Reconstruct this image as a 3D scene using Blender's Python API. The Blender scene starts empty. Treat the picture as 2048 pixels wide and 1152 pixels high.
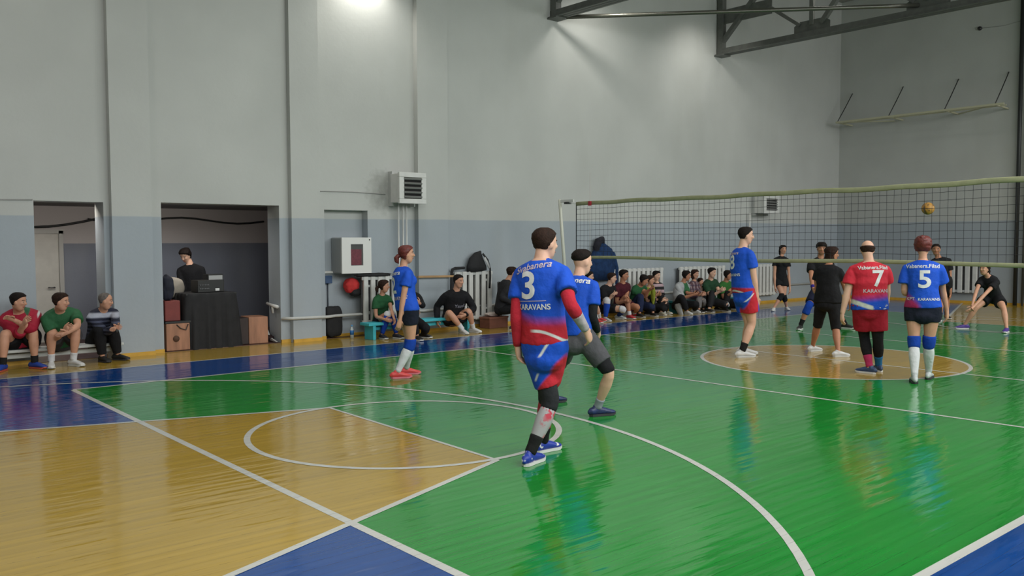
import bpy, bmesh, math, random
import numpy as np
from mathutils import Vector, Matrix, noise
from mathutils.bvhtree import BVHTree
random.seed(7)
S = bpy.context.scene
COL = S.collection
pi = math.pi

# ------------------------------------------------------------------ camera
FPX, YAW, PIT, ROL = 1738.45, .8639, .0529, -.0031
CAM = Vector((-11.6191, -6.4587, 1.7112))
_f = Vector((math.cos(YAW)*math.cos(PIT), math.sin(YAW)*math.cos(PIT), -math.sin(PIT)))
_r = Vector((math.sin(YAW), -math.cos(YAW), 0))
_u = _r.cross(_f)
_R = math.cos(ROL)*_r + math.sin(ROL)*_u
_U = -math.sin(ROL)*_r + math.cos(ROL)*_u
cd = bpy.data.cameras.new('camera'); cam = bpy.data.objects.new('camera', cd); COL.objects.link(cam)
cd.sensor_width = 36; cd.lens = 36*FPX/2048; cd.clip_end = 200; cd.clip_start = .05
cam.matrix_world = Matrix(((_R.x, _U.x, -_f.x, CAM.x), (_R.y, _U.y, -_f.y, CAM.y), (_R.z, _U.z, -_f.z, CAM.z), (0, 0, 0, 1)))
S.camera = cam
def ray(x, y): return _f + (x-1024)/FPX*_R - (y-576)/FPX*_U
def G(x, y, z=0.):
    d = ray(x, y); return CAM + d*((z-CAM.z)/d.z)
def onY(x, y, Y):
    d = ray(x, y); return CAM + d*((Y-CAM.y)/d.y)
def onX(x, y, X):
    d = ray(x, y); return CAM + d*((X-CAM.x)/d.x)
def at(x, y, D): return CAM + ray(x, y)*D
def depth(p): return (Vector(p)-CAM).dot(_f)
def viewyaw(px): return YAW - math.atan((px-1024)/FPX)

# ------------------------------------------------------------------ objects
def tag(o, label=None, cat=None, group=None, kind=None):
    if label: o['label'] = label
    if cat: o['category'] = cat
    if group: o['group'] = group
    if kind: o['kind'] = kind
    return o
def empty(name, loc, rz=0, label=None, cat=None, group=None):
    o = bpy.data.objects.new(name, None); COL.objects.link(o)
    o.location = loc; o.rotation_euler = (0, 0, rz); o.empty_display_size = .1
    o.matrix_basis = Matrix.Translation(Vector(loc)) @ Matrix.Rotation(rz, 4, 'Z')
    return tag(o, label, cat, group)
def link(name, me, mats, parent=None, smooth=True):
    if not isinstance(mats, (list, tuple)): mats = [mats]
    for m in mats: me.materials.append(m)
    if smooth is not None:
        me.polygons.foreach_set('use_smooth', [smooth]*len(me.polygons))
    o = bpy.data.objects.new(name, me); COL.objects.link(o)
    if parent: o.parent = parent
    return o
def build(name, bm, mats, parent=None, smooth=False, world=False, bevel=0):
    """one mesh object; world=True when bm is in world space and parent moves it"""
    me = bpy.data.meshes.new(name)
    if world and parent is not None:
        q = parent
        while q.parent is not None: q = q.parent
        bmesh.ops.transform(bm, matrix=q.matrix_basis.inverted(), verts=bm.verts)
    bmesh.ops.recalc_face_normals(bm, faces=bm.faces)
    bm.to_mesh(me); bm.free()
    o = link(name, me, mats, parent, smooth)
    if bevel:
        b = o.modifiers.new('bevel', 'BEVEL'); b.width = bevel; b.segments = 2; b.limit_method = 'ANGLE'
    return o
def copy_tree(o, parent=None):
    c = o.copy(); COL.objects.link(c)
    if parent: c.parent = parent
    for ch in o.children: copy_tree(ch, c)
    return c
def box(bm, x0, x1, y0, y1, z0, z1, mi=0, rot=None, piv=None):
    vs = [bm.verts.new((x, y, z)) for z in (z0, z1) for y in (y0, y1) for x in (x0, x1)]
    fs = [(0,2,3,1), (4,5,7,6), (0,1,5,4), (2,6,7,3), (0,4,6,2), (1,3,7,5)]
    out = []
    for f in fs:
        k = bm.faces.new([vs[i] for i in f]); k.material_index = mi; out.append(k)
    if rot is not None:
        piv = Vector(piv or (0, 0, 0))
        for v in vs: v.co = rot @ (v.co-piv) + piv
    return vs
def loft(bm, pts, rad, n=12, side=None, mi=0, cap=True, rnd=(0, 0), front=None):
    """tube through pts; rad = r or (a along side, b across). rnd rounds the ends."""
    pts = [Vector(p) for p in pts]
    rad = [(r, r) if not isinstance(r, (tuple, list)) else tuple(r) for r in rad]
    if rnd[0]:
        t = (pts[0]-pts[1]).normalized(); a, b = rad[0]; m = min(a, b)
        ex = [(pts[0]+t*m*math.sin(k), (a*math.cos(k), b*math.cos(k))) for k in (1.45, 1.1, .6)]
        pts = [e[0] for e in ex]+pts; rad = [e[1] for e in ex]+rad
    if rnd[1]:
        t = (pts[-1]-pts[-2]).normalized(); a, b = rad[-1]; m = min(a, b)
        ex = [(pts[-1]+t*m*math.sin(k), (a*math.cos(k), b*math.cos(k))) for k in (.6, 1.1, 1.45)]
        pts += [e[0] for e in ex]; rad += [e[1] for e in ex]
    rings = []; prev = Vector(side) if side is not None and not isinstance(side, list) else None
    for i, p in enumerate(pts):
        t = (pts[min(i+1, len(pts)-1)]-pts[max(i-1, 0)])
        t = t.normalized() if t.length > 1e-9 else Vector((0, 0, 1))
        if isinstance(side, list): sv = Vector(side[min(i, len(side)-1)])
        elif side is not None: sv = Vector(side)
        else:
            if prev is None:
                prev = Vector((0, 0, 1)) if abs(t.z) < .9 else Vector((1, 0, 0))
            sv = prev
        s = (sv - t*sv.dot(t)); s = s.normalized() if s.length > 1e-6 else t.orthogonal().normalized()
        if side is None: prev = s
        w = t.cross(s); a, b = rad[i]
        rings.append([bm.verts.new(p + s*(a*math.cos(2*pi*k/n)) + w*(b*math.sin(2*pi*k/n))) for k in range(n)])
    for i in range(len(rings)-1):
        for k in range(n):
            f = bm.faces.new((rings[i][k], rings[i][(k+1) % n], rings[i+1][(k+1) % n], rings[i+1][k])); f.material_index = mi
    if cap:
        for r, fl in ((rings[0], 1), (rings[-1], 0)):
            f = bm.faces.new(list(reversed(r)) if fl else r); f.material_index = mi
    return rings
def bar(bm, a, b, w, h=None, up=(0, 0, 1), mi=0):
    a, b = Vector(a), Vector(b); t = (b-a).normalized(); up = Vector(up)
    s = t.cross(up); s = s.normalized() if s.length > 1e-5 else Vector((1, 0, 0)); u = s.cross(t); h = h or w
    vs = [bm.verts.new(p + s*(i*w/2) + u*(j*h/2)) for p in (a, b) for i, j in ((-1, -1), (1, -1), (1, 1), (-1, 1))]
    for f in ((3,2,1,0), (4,5,6,7), (0,1,5,4), (1,2,6,5), (2,3,7,6), (3,0,4,7)):
        bm.faces.new([vs[i] for i in f]).material_index = mi
def ball_mesh(bm, c, r, u=12, v=8, rot=None, mi=0):
    r = Vector(r) if isinstance(r, (tuple, list, Vector)) else Vector((r, r, r))
    m = Matrix.Translation(Vector(c)) @ (rot.to_4x4() if rot is not None else Matrix()) @ Matrix.Diagonal((r.x, r.y, r.z, 1))
    k = bmesh.ops.create_uvsphere(bm, u_segments=u, v_segments=v, radius=1, matrix=m)
    for vv in k['verts']:
        for f in vv.link_faces: f.material_index = mi
    return k['verts']

# ------------------------------------------------------------------ node expressions
class E:
    """a float socket in a node tree with arithmetic"""
    def __init__(s, nt, sock): s.nt, s.s = nt, sock
    def op(s, o, *b):
        n = s.nt.nodes.new('ShaderNodeMath'); n.operation = o
        for i, x in enumerate((s,)+b):
            if isinstance(x, E): s.nt.links.new(x.s, n.inputs[i])
            else: n.inputs[i].default_value = x
        return E(s.nt, n.outputs[0])
    def __add__(s, b): return s.op('ADD', b)
    def __sub__(s, b): return s.op('SUBTRACT', b)
    def __mul__(s, b): return s.op('MULTIPLY', b)
    def __neg__(s): return s.op('MULTIPLY', -1.)
    def gt(s, v, w=.006):          # soft step up at v
        return (s-v).op('MULTIPLY_ADD', .5/w, .5).clamp()
    def lt(s, v, w=.006):
        return (s-v).op('MULTIPLY_ADD', -.5/w, .5).clamp()
    def clamp(s):
        k = s.op('MAXIMUM', 0.); return k.op('MINIMUM', 1.)
    def abs(s): return s.op('ABSOLUTE')
    def sin(s): return s.op('SINE')
    def mod(s, v): return s.op('FLOORED_MODULO', v)
class Tree:
    def __init__(s, name, rough=.7, spec=.5, metal=0.):
        m = s.m = bpy.data.materials.new(name); m.use_nodes = True; s.nt = m.node_tree
        s.b = s.nt.nodes['Principled BSDF']; s.b.inputs['Roughness'].default_value = rough
        s.b.inputs['Specular IOR Level'].default_value = spec; s.b.inputs['Metallic'].default_value = metal
        tc = s.nt.nodes.new('ShaderNodeTexCoord'); s.P = tc.outputs['Object']
        sp = s.nt.nodes.new('ShaderNodeSeparateXYZ'); s.nt.links.new(s.P, sp.inputs[0])
        s.x, s.y, s.z = (E(s.nt, sp.outputs[i]) for i in range(3))
        s.col = None
    def vec(s, sc):
        n = s.nt.nodes.new('ShaderNodeVectorMath'); n.operation = 'MULTIPLY'
        s.nt.links.new(s.P, n.inputs[0]); n.inputs[1].default_value = sc; return n.outputs[0]
    def noise(s, scale, detail=2., sc=None, rough=.5):
        n = s.nt.nodes.new('ShaderNodeTexNoise'); n.inputs['Scale'].default_value = scale; n.inputs['Detail'].default_value = detail
        n.inputs['Roughness'].default_value = rough
        s.nt.links.new(s.vec(sc) if sc else s.P, n.inputs['Vector']); return E(s.nt, n.outputs[0])
    def mix(s, fac, c, mode='MIX'):
        """lay colour c over what is there, by fac"""
        c = tuple(c)+(1,) if not hasattr(c, 's') else c
        if s.col is None: s.col = c; return s
        n = s.nt.nodes.new('ShaderNodeMix'); n.data_type = 'RGBA'; n.blend_type = mode
        fi, a, b = n.inputs[0], n.inputs[6], n.inputs[7]
        if isinstance(fac, E): s.nt.links.new(fac.s, fi)
        else: fi.default_value = fac
        for q, v in ((a, s.col), (b, c)):
            if isinstance(v, tuple): q.default_value = v
            else: s.nt.links.new(v, q)
        s.col = n.outputs[2]; return s
    def value(s, e, lo, hi):
        """multiply colour by lo..hi along e (0..1)"""
        n = s.nt.nodes.new('ShaderNodeMapRange'); s.nt.links.new(e.s, n.inputs[0])
        n.inputs[1].default_value = .3; n.inputs[2].default_value = .7; n.inputs[3].default_value = lo; n.inputs[4].default_value = hi
        c = s.nt.nodes.new('ShaderNodeCombineColor')
        for i in range(3): s.nt.links.new(n.outputs[0], c.inputs[i])
        k = s.nt.nodes.new('ShaderNodeMix'); k.data_type = 'RGBA'; k.blend_type = 'MULTIPLY'; k.inputs[0].default_value = 1
        if isinstance(s.col, tuple): k.inputs[6].default_value = s.col
        else: s.nt.links.new(s.col, k.inputs[6])
        s.nt.links.new(c.outputs[0], k.inputs[7]); s.col = k.outputs[2]; return s
    def bump(s, e, strength=.3, dist=.01):
        n = s.nt.nodes.new('ShaderNodeBump'); n.inputs['Strength'].default_value = strength; n.inputs['Distance'].default_value = dist
        s.nt.links.new(e.s, n.inputs['Height']); s.nt.links.new(n.outputs[0], s.b.inputs['Normal']); return s
    def done(s):
        i = s.b.inputs['Base Color']
        if isinstance(s.col, tuple): i.default_value = s.col
        else: s.nt.links.new(s.col, i)
        return s.m
_mc = {}
def plain(name, c, rough=.6, spec=.5, metal=0., var=.0, scale=8., bump=0., bd=.01):
    key = (name, tuple(c), rough)
    if key in _mc: return _mc[key]
    t = Tree(name, rough, spec, metal); t.mix(1, c)
    if var: t.value(t.noise(scale, 3), 1-var, 1+var)
    if bump: t.bump(t.noise(scale*2, 3), bump, bd)
    _mc[key] = t.done(); return _mc[key]
def cloth(name, c, var=.12): return plain(name, c, .9, .25, 0, var, 9., .5, .02)
def srgb(r, g, b): return tuple(((v/255)/12.92 if v < 10.3 else ((v/255+.055)/1.055)**2.4) for v in (r, g, b))
WINP, LAMPP, FLP, EXPO = 215, 34, 60, .14
# ------------------------------------------------------------------ the hall
WY, WX = 7.36, 13.34          # far side wall, far end wall
NY, NX = -7.9, -13.6          # the wall behind the camera and the near end wall
CEIL = 8.9
WT = .45
def wall_mat(name, zx=0., z0=2.10, white=(.485, .495, .475), grey=srgb(160, 168, 175)):
    t = Tree(name, .55, .3)
    edge = t.z - (t.x*zx) if zx else t.z
    wob = t.noise(3., 2)*.012
    t.mix(1, grey); t.mix((edge+wob).gt(z0+.006, .008), white)
    t.value(t.noise(.9, 4), .95, 1.05)
    st = t.noise(1.3, 5, (1, 1, .25)).gt(.66, .12)
    t.mix(st*.18, (.34, .34, .30))
    if zx:                                                  # grime round the fan heater
        d = ((t.x+2.98)*(t.x+2.98)*1.6+(t.z-2.66)*(t.z-2.66)).op('SQRT')
        t.mix((d*-2.2+1.0+(t.noise(9, 5)-.5)*1.6).clamp()*.5, (.16, .15, .13))
    t.bump(t.noise(14, 5), .25, .01)
    return t.done()
M_wall = wall_mat('painted_wall', .0055, 2.155)
M_wall_end = wall_mat('painted_end_wall', 0, 2.24)
M_corr = wall_mat('corridor_wall', 0, 1.71, (.44, .40, .39), srgb(116, 120, 132))
M_ceil = plain('ceiling_paint', (.3, .3, .28), .8, var=.05)
def struct(name, bm, m, parent=None):
    o = build(name, bm, m, parent)
    if not parent: o['kind'] = 'structure'
    return o
A0, A1, AZ = -8.74, -7.81, 2.32
B0, B1, BZ = -6.97, -5.01, 2.34
C0, C1, CZ = -4.16, -3.28, 2.29
bm = bmesh.new()
def wb(x0, x1, z0, z1, y0=WY, y1=WY+WT): box(bm, x0, x1, y0, y1, z0, z1)
wb(NX-.3, A0, 0, CEIL); wb(A0, A1, AZ, CEIL); wb(A1, B0, 0, CEIL); wb(B0, B1, BZ, CEIL); wb(B1, C0, 0, CEIL)
wb(C0, C1, CZ, CEIL); wb(C0, C1, 0, CZ, WY+.2, WY+WT); wb(C1, WX+.3, 0, CEIL)
for x0, x1, d in ((-7.73, -7.15, .13), (-4.84, -4.3, .12), (-2.25, -1.55, .13), (1.15, 1.65, .0), (6.95, 7.45, .0)):
    if d: box(bm, x0, x1, WY-d, WY, 0, CEIL)
wall_far = struct('wall_far', bm, M_wall)
bm = bmesh.new(); box(bm, WX, WX+.3, NY-.3, WY, 0, CEIL); struct('wall_end', bm, M_wall_end)
bm = bmesh.new(); box(bm, NX-.3, NX, NY-.3, WY, 0, CEIL); struct('wall_back', bm, M_wall_end)
# near side wall with a band of tall windows behind the camera
WIN = [(-12.2+i*4.25, -12.2+i*4.25+3.1) for i in range(6)]
bm = bmesh.new()
xs = [NX-.3]+[v for w in WIN for v in w]+[WX+.3]
for i in range(0, len(xs), 2): box(bm, xs[i], xs[i+1], NY-.3, NY, 0, CEIL)
for a, b in WIN: box(bm, a, b, NY-.3, NY, 0, 3.4); box(bm, a, b, NY-.3, NY, 7.6, CEIL)
struct('wall_near', bm, M_wall_end)
M_frame = plain('window_frame', (.7, .7, .68), .5)
for i, (a, b) in enumerate(WIN):
    bm = bmesh.new()
    for k in range(4): x = a+(b-a)*k/3; bar(bm, (x, NY-.1, 3.4), (x, NY-.1, 7.6), .06, .08, (0, 1, 0))
    for z in (3.43, 4.9, 6.2, 7.57): bar(bm, (a, NY-.1, z), (b, NY-.1, z), .07, .06)
    struct('window_%d' % (i+1), bm, M_frame)
bm = bmesh.new(); box(bm, NX-.3, WX+.3, NY-.3, WY+WT, CEIL, CEIL+.3); struct('ceiling', bm, M_ceil)
# corridor behind the two openings
CY, CX0, CX1 = 10.2, -11.2, -3.2
bm = bmesh.new()
box(bm, CX0, CX1, CY, CY+.2, 0, 2.6); box(bm, CX0-.2, CX0, WY+WT, CY, 0, 2.6); box(bm, CX1, CX1+.2, WY+WT, CY, 0, 2.6)
struct('wall_corridor', bm, M_corr)
bm = bmesh.new(); box(bm, CX0, CX1, WY+WT, CY, 2.36, 2.6); o = struct('ceiling_corridor', bm, plain('corridor_ceiling', (.22, .21, .2), .8))
M_brown = Tree('brown_boards', .35)
M_brown.mix(1, (.085, .04, .032)); M_brown.value(M_brown.noise(30, 3, (1, .06, 1)), .7, 1.3); M_brown = M_brown.done()
bm = bmesh.new(); box(bm, CX0, CX1, WY+.02, CY, -.1, .006); struct('floor_corridor', bm, M_brown)
# white door in the corridor wall
dr = empty('door_1', (-8.35, CY, 0)); dr['kind'] = 'structure'
bm = bmesh.new(); box(bm, -.62, .56, -.07, 0, 0, 1.88); build('door_leaf', bm, plain('door_white', (.52, .5, .45), .5, var=.06), dr, bevel=.004)
bm = bmesh.new(); box(bm, .56, .63, -.09, 0, 0, 1.93); box(bm, -.69, -.62, -.09, 0, 0, 1.93); box(bm, -.69, .63, -.09, 0, 1.88, 1.95)
build('door_frame', bm, plain('door_frame_paint', (.42, .41, .38), .5), dr)
bm = bmesh.new(); loft(bm, [(.47, -.07, .95), (.47, -.13, .95), (.36, -.135, .95)], [.012, .012, .011], 8); build('door_handle', bm, plain('handle_steel', (.3, .3, .3), .3, metal=1), dr, True)

# ------------------------------------------------------------------ floor: boards painted in zones, one mesh
def floor_mat(name, c, var=.1, rough=.09):
    t = Tree(name, rough, .72)
    t.mix(1, c)
    brd = t.noise(1, 1, (.12, 17., 1))                      # each board a little different
    t.value(brd, 1-var, 1+var)
    t.value(t.noise(.6, 4), .93, 1.07)
    seam = (t.y*(1/.095)).mod(1.).lt(.045, .03)
    t.mix(seam*.35, tuple(v*.45 for v in c))
    dash = (t.x*7.).mod(1.).lt(.45, .2)*t.noise(.9, 3, (.5, 6., 1)).gt(.52, .06)
    t.mix(seam*dash*.6, tuple(v*.25 for v in c))
    scuff = t.noise(2.2, 6, (1.3, 9., 1), .75).gt(.63, .05)
    t.mix(scuff*.22, tuple(v*.5 for v in c))
    dots = t.noise(55, 2, (.5, 1, 1)).gt(.72, .03)*t.noise(1.5, 2).gt(.55, .1)
    t.mix(dots*.5, (.05, .05, .04))
    n1 = t.noise(1.3, 2, (.55, 2.2, 1)); n2 = t.noise(5., 2, (.5, 2.5, 1)); cup = (t.y*(2*pi/.095)).sin()
    h = n1*1.0+n2*.36+cup*.02
    t.bump(h, 1., .0085)
    rr = t.noise(1.1, 3)*.10
    k = (rr+rough-.03).clamp(); t.nt.links.new(k.s, t.b.inputs['Roughness'])
    return t.done()
FG, FB, FYE, FW = floor_mat('floor_green', srgb(26, 128, 46)), floor_mat('floor_blue', srgb(10, 64, 132)), \
    floor_mat('floor_yellow', srgb(168, 138, 54)), floor_mat('floor_white_line', (.52, .52, .49), .03, .2)
FL = [FYE, FB, FG, FW]
bm = bmesh.new(); _lay = [0.]
def flat(pts, mi, dz=.0006):
    _lay[0] += dz*.25; z = _lay[0]
    bm.faces.new([bm.verts.new((p[0], p[1], z)) for p in pts]).material_index = mi
def rect(x0, x1, y0, y1, mi): flat([(x0, y0), (x1, y0), (x1, y1), (x0, y1)], mi)
def stripe(pts, w=.05, mi=3, closed=False):
    _lay[0] += .00015; z = _lay[0]; n = len(pts); L = []
    for i, p in enumerate(pts):
        a = Vector(pts[(i-1) % n] if closed or i else pts[0]); b = Vector(pts[(i+1) % n] if closed or i < n-1 else pts[-1])
        t = (b-a).normalized(); q = Vector((-t.y, t.x))*w/2; p = Vector(p)
        L.append((bm.verts.new((*(p+q), z)), bm.verts.new((*(p-q), z))))
    for i in range(n if closed else n-1):
        a, b = L[i], L[(i+1) % n]
        bm.faces.new((a[1], b[1], b[0], a[0])).material_index = mi
def arc(cx, cy, r, a0, a1, n=48): return [(cx+r*math.cos(math.radians(a0+(a1-a0)*i/n)), cy+r*math.sin(math.radians(a0+(a1-a0)*i/n))) for i in range(n+1)]
box(bm, NX-.3, WX+.3, NY-.3, WY+.02, -.12, 0, 0)
OUT = 6.05
rect(-13.2, 13.0, -OUT, OUT, 1)
rect(-8.975, 8.975, -4.5, 4.53, 2)
for s in (-1, 1):                                           # keys, tapering towards mid court
    f = lambda x, y: (s*x, y if s < 0 else -y)
    flat([(s*7.26, 1.56), (s*7.33, -1.25), (s*13.2, -3.38), (s*13.2, 3.60)], 0)
flat(arc(-.05, .04, 1.80, 0, 360, 72)[:-1], 0)
stripe(arc(-.05, .04, 1.80, 0, 360, 96)[:-1], .05, closed=True)
for y in (-OUT, OUT): stripe([(-13.2, y), (13.0, y)])
for y in (-4.5, 4.55): stripe([(-8.975, y), (8.975, y)], .06)
for x in (-8.975, 0, 3, 8.975): stripe([(x, -4.5), (x, 4.53)], .06 if abs(x) > 8 else .05)
stripe([(-2.915, -4.5), (-3.135, 4.53)])
for s in (-1, 1):
    stripe([(s*13.2, 3.60), (s*7.26, 1.56), (s*7.33, -1.25), (s*13.2, -3.38)], .055)
    stripe(arc(s*7.23, .18, 1.40, 0, 360, 72)[:-1], .055, closed=True)
    stripe(arc(s*11.2, .07, 5.511, -110+(180 if s > 0 else 0), 110+(180 if s > 0 else 0), 90), .055)
fl = build('floor', bm, FL); fl['kind'] = 'structure'
# painted yellow skirting line
M_skirt = plain('skirting_paint', srgb(205, 160, 60), .45, var=.1)
bm = bmesh.new()
def sk(x0, x1, y=WY): box(bm, x0, x1, y-.022, y+.01, 0, .055)
sk(NX, A0); sk(A1, -7.73); sk(-7.73, -7.15, WY-.13); sk(-7.15, B0); sk(B1, -4.84); sk(-4.84, -4.3, WY-.12); sk(-4.3, C0); sk(C0, C1, WY+.2); sk(C1, -2.25); sk(-2.25, -1.55, WY-.13); sk(-1.55, WX)
struct('baseboard_far', bm, M_skirt)
bm = bmesh.new(); box(bm, WX-.022, WX+.01, NY, WY, 0, .06); struct('baseboard_end', bm, M_skirt)

# ------------------------------------------------------------------ roof trusses
M_steel = plain('dark_truss_paint', (.11, .115, .105), .45, var=.15)
def truss(x, label):
    r = empty('roof_truss', (x, 0, 6.48), 0, label, 'roof truss', 'roof trusses')
    bm = bmesh.new()
    for dx in (-.075, .075):
        box(bm, dx-.07, dx+.07, NY, WY, 0, .02); box(bm, dx-.012*(1 if dx > 0 else -1)-.01, dx-.012*(1 if dx > 0 else -1)+.01, NY, WY, 0, .16)
    for k in range(70): y = NY+.2+k*.215; box(bm, -.075, .075, y-.02, y+.02, .02, .045)
    build('bottom_chord', bm, M_steel, r)
    bm = bmesh.new(); box(bm, -.11, .11, NY, WY, 1.75, 1.93); build('top_chord', bm, M_steel, r)
    nodes = [4.7, 2.0, -.7, -3.4, -6.1]
    for y in nodes:
        bm = bmesh.new()
        vs = [(-.46, .14), (.46, .14), (.46, .33), (.3, .42), (-.3, .42), (-.46, .33)]
        f = [bm.verts.new((-.012, y+a, b)) for a, b in vs]; g = [bm.verts.new((.012, y+a, b)) for a, b in vs]
        bm.faces.new(f); bm.faces.new(g[::-1])
        for i in range(6): bm.faces.new((f[i], g[i], g[(i+1) % 6], f[(i+1) % 6]))
        build('gusset_plate', bm, M_steel, r)
        bm = bmesh.new(); bar(bm, (0, y, .3), (0, y, 1.8), .09, .1, (0, 1, 0)); build('post', bm, M_steel, r)
    for y0, y1 in [(7.25, 5.75)]+[(n-.25, n-1.4) for n in nodes[:-1]]:
        bm = bmesh.new(); bar(bm, (0, y0, .3), (0, y1, 1.78), .1, .12, (1, 0, 0)); build('diagonal', bm, M_steel, r)
    for n in nodes:
        bm = bmesh.new(); bar(bm, (0, n+.3, .34), (0, n+1.15, .95), .08, .1, (1, 0, 0)); build('sub_strut', bm, M_steel, r)
    bm = bmesh.new(); box(bm, -.012, .012, 5.78, 7.3, .78, 1.14); build('gusset_plate', bm, M_steel, r)
    bm = bmesh.new(); bar(bm, (0, 7.25, 0), (0, 7.25, 1.85), .16, .16, (0, 1, 0)); box(bm, -.16, .16, 7.08, WY+.05, -.03, .0); build('end_post', bm, M_steel, r)
    return r
truss(1.35, 'dark steel roof truss nearer the camera, only its wall end showing')
truss(7.2, 'dark steel roof truss above the net with gusset plates and bracing')
bm = bmesh.new(); a, b = Vector((1.5, 7.1, 6.5)), Vector((7.2, 2.2, 6.72))
loft(bm, [a+(b-a)*k/10 for k in range(11)], [.045]*11, 10)
tag(build('brace_pipe', bm, plain('brace_steel', (.12, .12, .1), .28, metal=.6), smooth=True), 'long thin brace pipe running between the two dark roof trusses', 'pipe')

# ------------------------------------------------------------------ lamps and daylight
def area(name, loc, sx, sy, power, rot, col=(1, 1, 1), spread=pi):
    l = bpy.data.lights.new(name, 'AREA'); l.shape = 'RECTANGLE'; l.size = sx; l.size_y = sy; l.energy = power; l.color = col; l.spread = spread
    o = bpy.data.objects.new(name, l); COL.objects.link(o); o.location = loc; o.rotation_euler = rot; return o
def spot(name, loc, target, power, ang, blend, col=(1, 1, 1), rad=.12):
    l = bpy.data.lights.new(name, 'SPOT'); l.energy = power; l.spot_size = math.radians(ang); l.spot_blend = blend; l.color = col; l.shadow_soft_size = rad
    o = bpy.data.objects.new(name, l); COL.objects.link(o); o.location = loc
    o.rotation_euler = (Vector(target)-Vector(loc)).to_track_quat('-Z', 'Y').to_euler(); return o
for i, (a, b) in enumerate(WIN):
    area('window_daylight', ((a+b)/2, NY-.02, 5.5), b-a, 4.2, WINP, (math.radians(49), 0, 0), (.98, 1, .97), math.radians(150))
for x in (-10.5, -4.5, 1.5, 7.5):
    for y in (-4.5, 0, 4.2):
        area('hall_lamp', (x, y, 8.5), 1.2, .5, LAMPP, (0, 0, 0), (1, .97, .9), math.radians(125))
M_lampbody = plain('floodlight_body', (.05, .05, .05), .5)
em = bpy.data.materials.new('floodlight_glass'); em.use_nodes = True; em.node_tree.nodes['Principled BSDF'].inputs['Emission Color'].default_value = (1, .96, .88, 1); em.node_tree.nodes['Principled BSDF'].inputs['Emission Strength'].default_value = 8
FLOODS = [((-3.35, WY-.42, 6.75), (-3.35, WY-.02, 5.4), FLP*1.9), ((2.0, WY-1.5, 7.0), (2.6, WY, 5.0), FLP*1.3), ((6.0, WY-1.5, 7.1), (6.3, WY, 4.9), FLP*1.2), ((-9.6, WY-.6, 7.6), (-9.6, WY, 5.0), FLP*.5)]
for p, t, e in FLOODS: spot('floodlight', p, t, e, 125, .9, (1, .97, .9))
for lx, e in ((-8.4, 15), (-6.3, 11)): area('corridor_lamp', (lx, 7.875, 2.356), .9, .08, e*1.5, (.5, 0, 0), (1, .93, .85))  # added fill lights that brighten the corridor, unseen above the lintels
w = bpy.data.worlds.new('sky'); S.world = w; w.use_nodes = True
w.node_tree.nodes['Background'].inputs[0].default_value = (.75, .85, 1, 1); w.node_tree.nodes['Background'].inputs[1].default_value = .6
S.view_settings.view_transform = 'Standard'; S.view_settings.look = 'None'; S.view_settings.gamma = 1; S.view_settings.use_curve_mapping = False
S.view_settings.exposure = EXPO
# ------------------------------------------------------------------ things on and along the walls
M_white = plain('white_enamel', (.62, .62, .6), .4, var=.05)
M_black = plain('black_fabric', (.012, .012, .014), .8, var=.2)
M_blackm = plain('black_metal', (.02, .02, .02), .45)
M_pipe = plain('pipe_paint', (.5, .51, .5), .45, var=.06)
M_dark = plain('dark_gap', (.01, .01, .01), .9)

# fan heaters high on the wall
def heater(x0, x1, z0, z1, d, label):
    cx = (x0+x1)/2; r = empty('fan_heater', (cx, WY, z0), 0, label, 'fan heater', 'wall fan heaters')
    w, h = (x1-x0)/2, z1-z0
    bm = bmesh.new(); box(bm, -w, w, -d, -.12, 0, h); box(bm, -w*1.06, w*1.06, -d-.03, -d+.03, -.02, .07); box(bm, -w*1.06, w*1.06, -d-.03, -d+.03, h-.07, h+.02)
    box(bm, -w*1.06, -w+.09, -d-.03, -d+.03, .07, h-.07); box(bm, w-.09, w*1.06, -d-.03, -d+.03, .07, h-.07)
    build('casing', bm, M_white, r, bevel=.008)
    bm = bmesh.new(); box(bm, -w+.09, w-.09, -d-.006, -d-.001, .07, h-.07); build('opening', bm, M_dark, r)
    for k in range(5):
        z = .1+(h-.2)*k/4
        bm = bmesh.new(); box(bm, -w+.08, w-.08, -d-.035, -d-.012, z-.008, z+.022, rot=Matrix.Rotation(.5, 3, 'X'), piv=(0, -d-.02, z)); build('louvre', bm, plain('louvre_grey', (.22, .22, .21), .5), r)
    bm = bmesh.new(); box(bm, -w*.9, -w*.8, -.14, 0, -.06, h+.05); box(bm, w*.8, w*.9, -.14, 0, -.06, h+.05); build('bracket', bm, M_pipe, r)
    return r
heater(-2.86, -2.30, 2.44, 2.97, .42, 'white square fan heater with louvres on the wall above the red-haired player')
heater(8.72, 9.4, 2.47, 2.93, .42, 'small grey fan heater on the wall seen through the net')
for px in (797, 806, 813):
    p = onY(px, 430, WY-.16)
    bm = bmesh.new(); loft(bm, [(p.x, WY-.16, 2.42), (p.x, WY-.16, 1.15), (p.x, WY-.1, .45)], [.016]*3, 8)
    tag(build('heater_pipe', bm, M_white, smooth=True), {797: 'leftmost of the thin white pipes dropping from the heater', 806: 'middle one of the thin white pipes dropping from the heater', 813: 'rightmost of the thin white pipes dropping from the heater'}[px], 'pipe', 'heater pipes')
bm = bmesh.new(); loft(bm, [(8.55, WY-.1, 2.47), (8.55, WY-.1, .5)], [.022]*2, 8)
tag(build('heater_pipe', bm, M_white, smooth=True), 'thin white pipe below the small grey heater behind the net', 'pipe')
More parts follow.
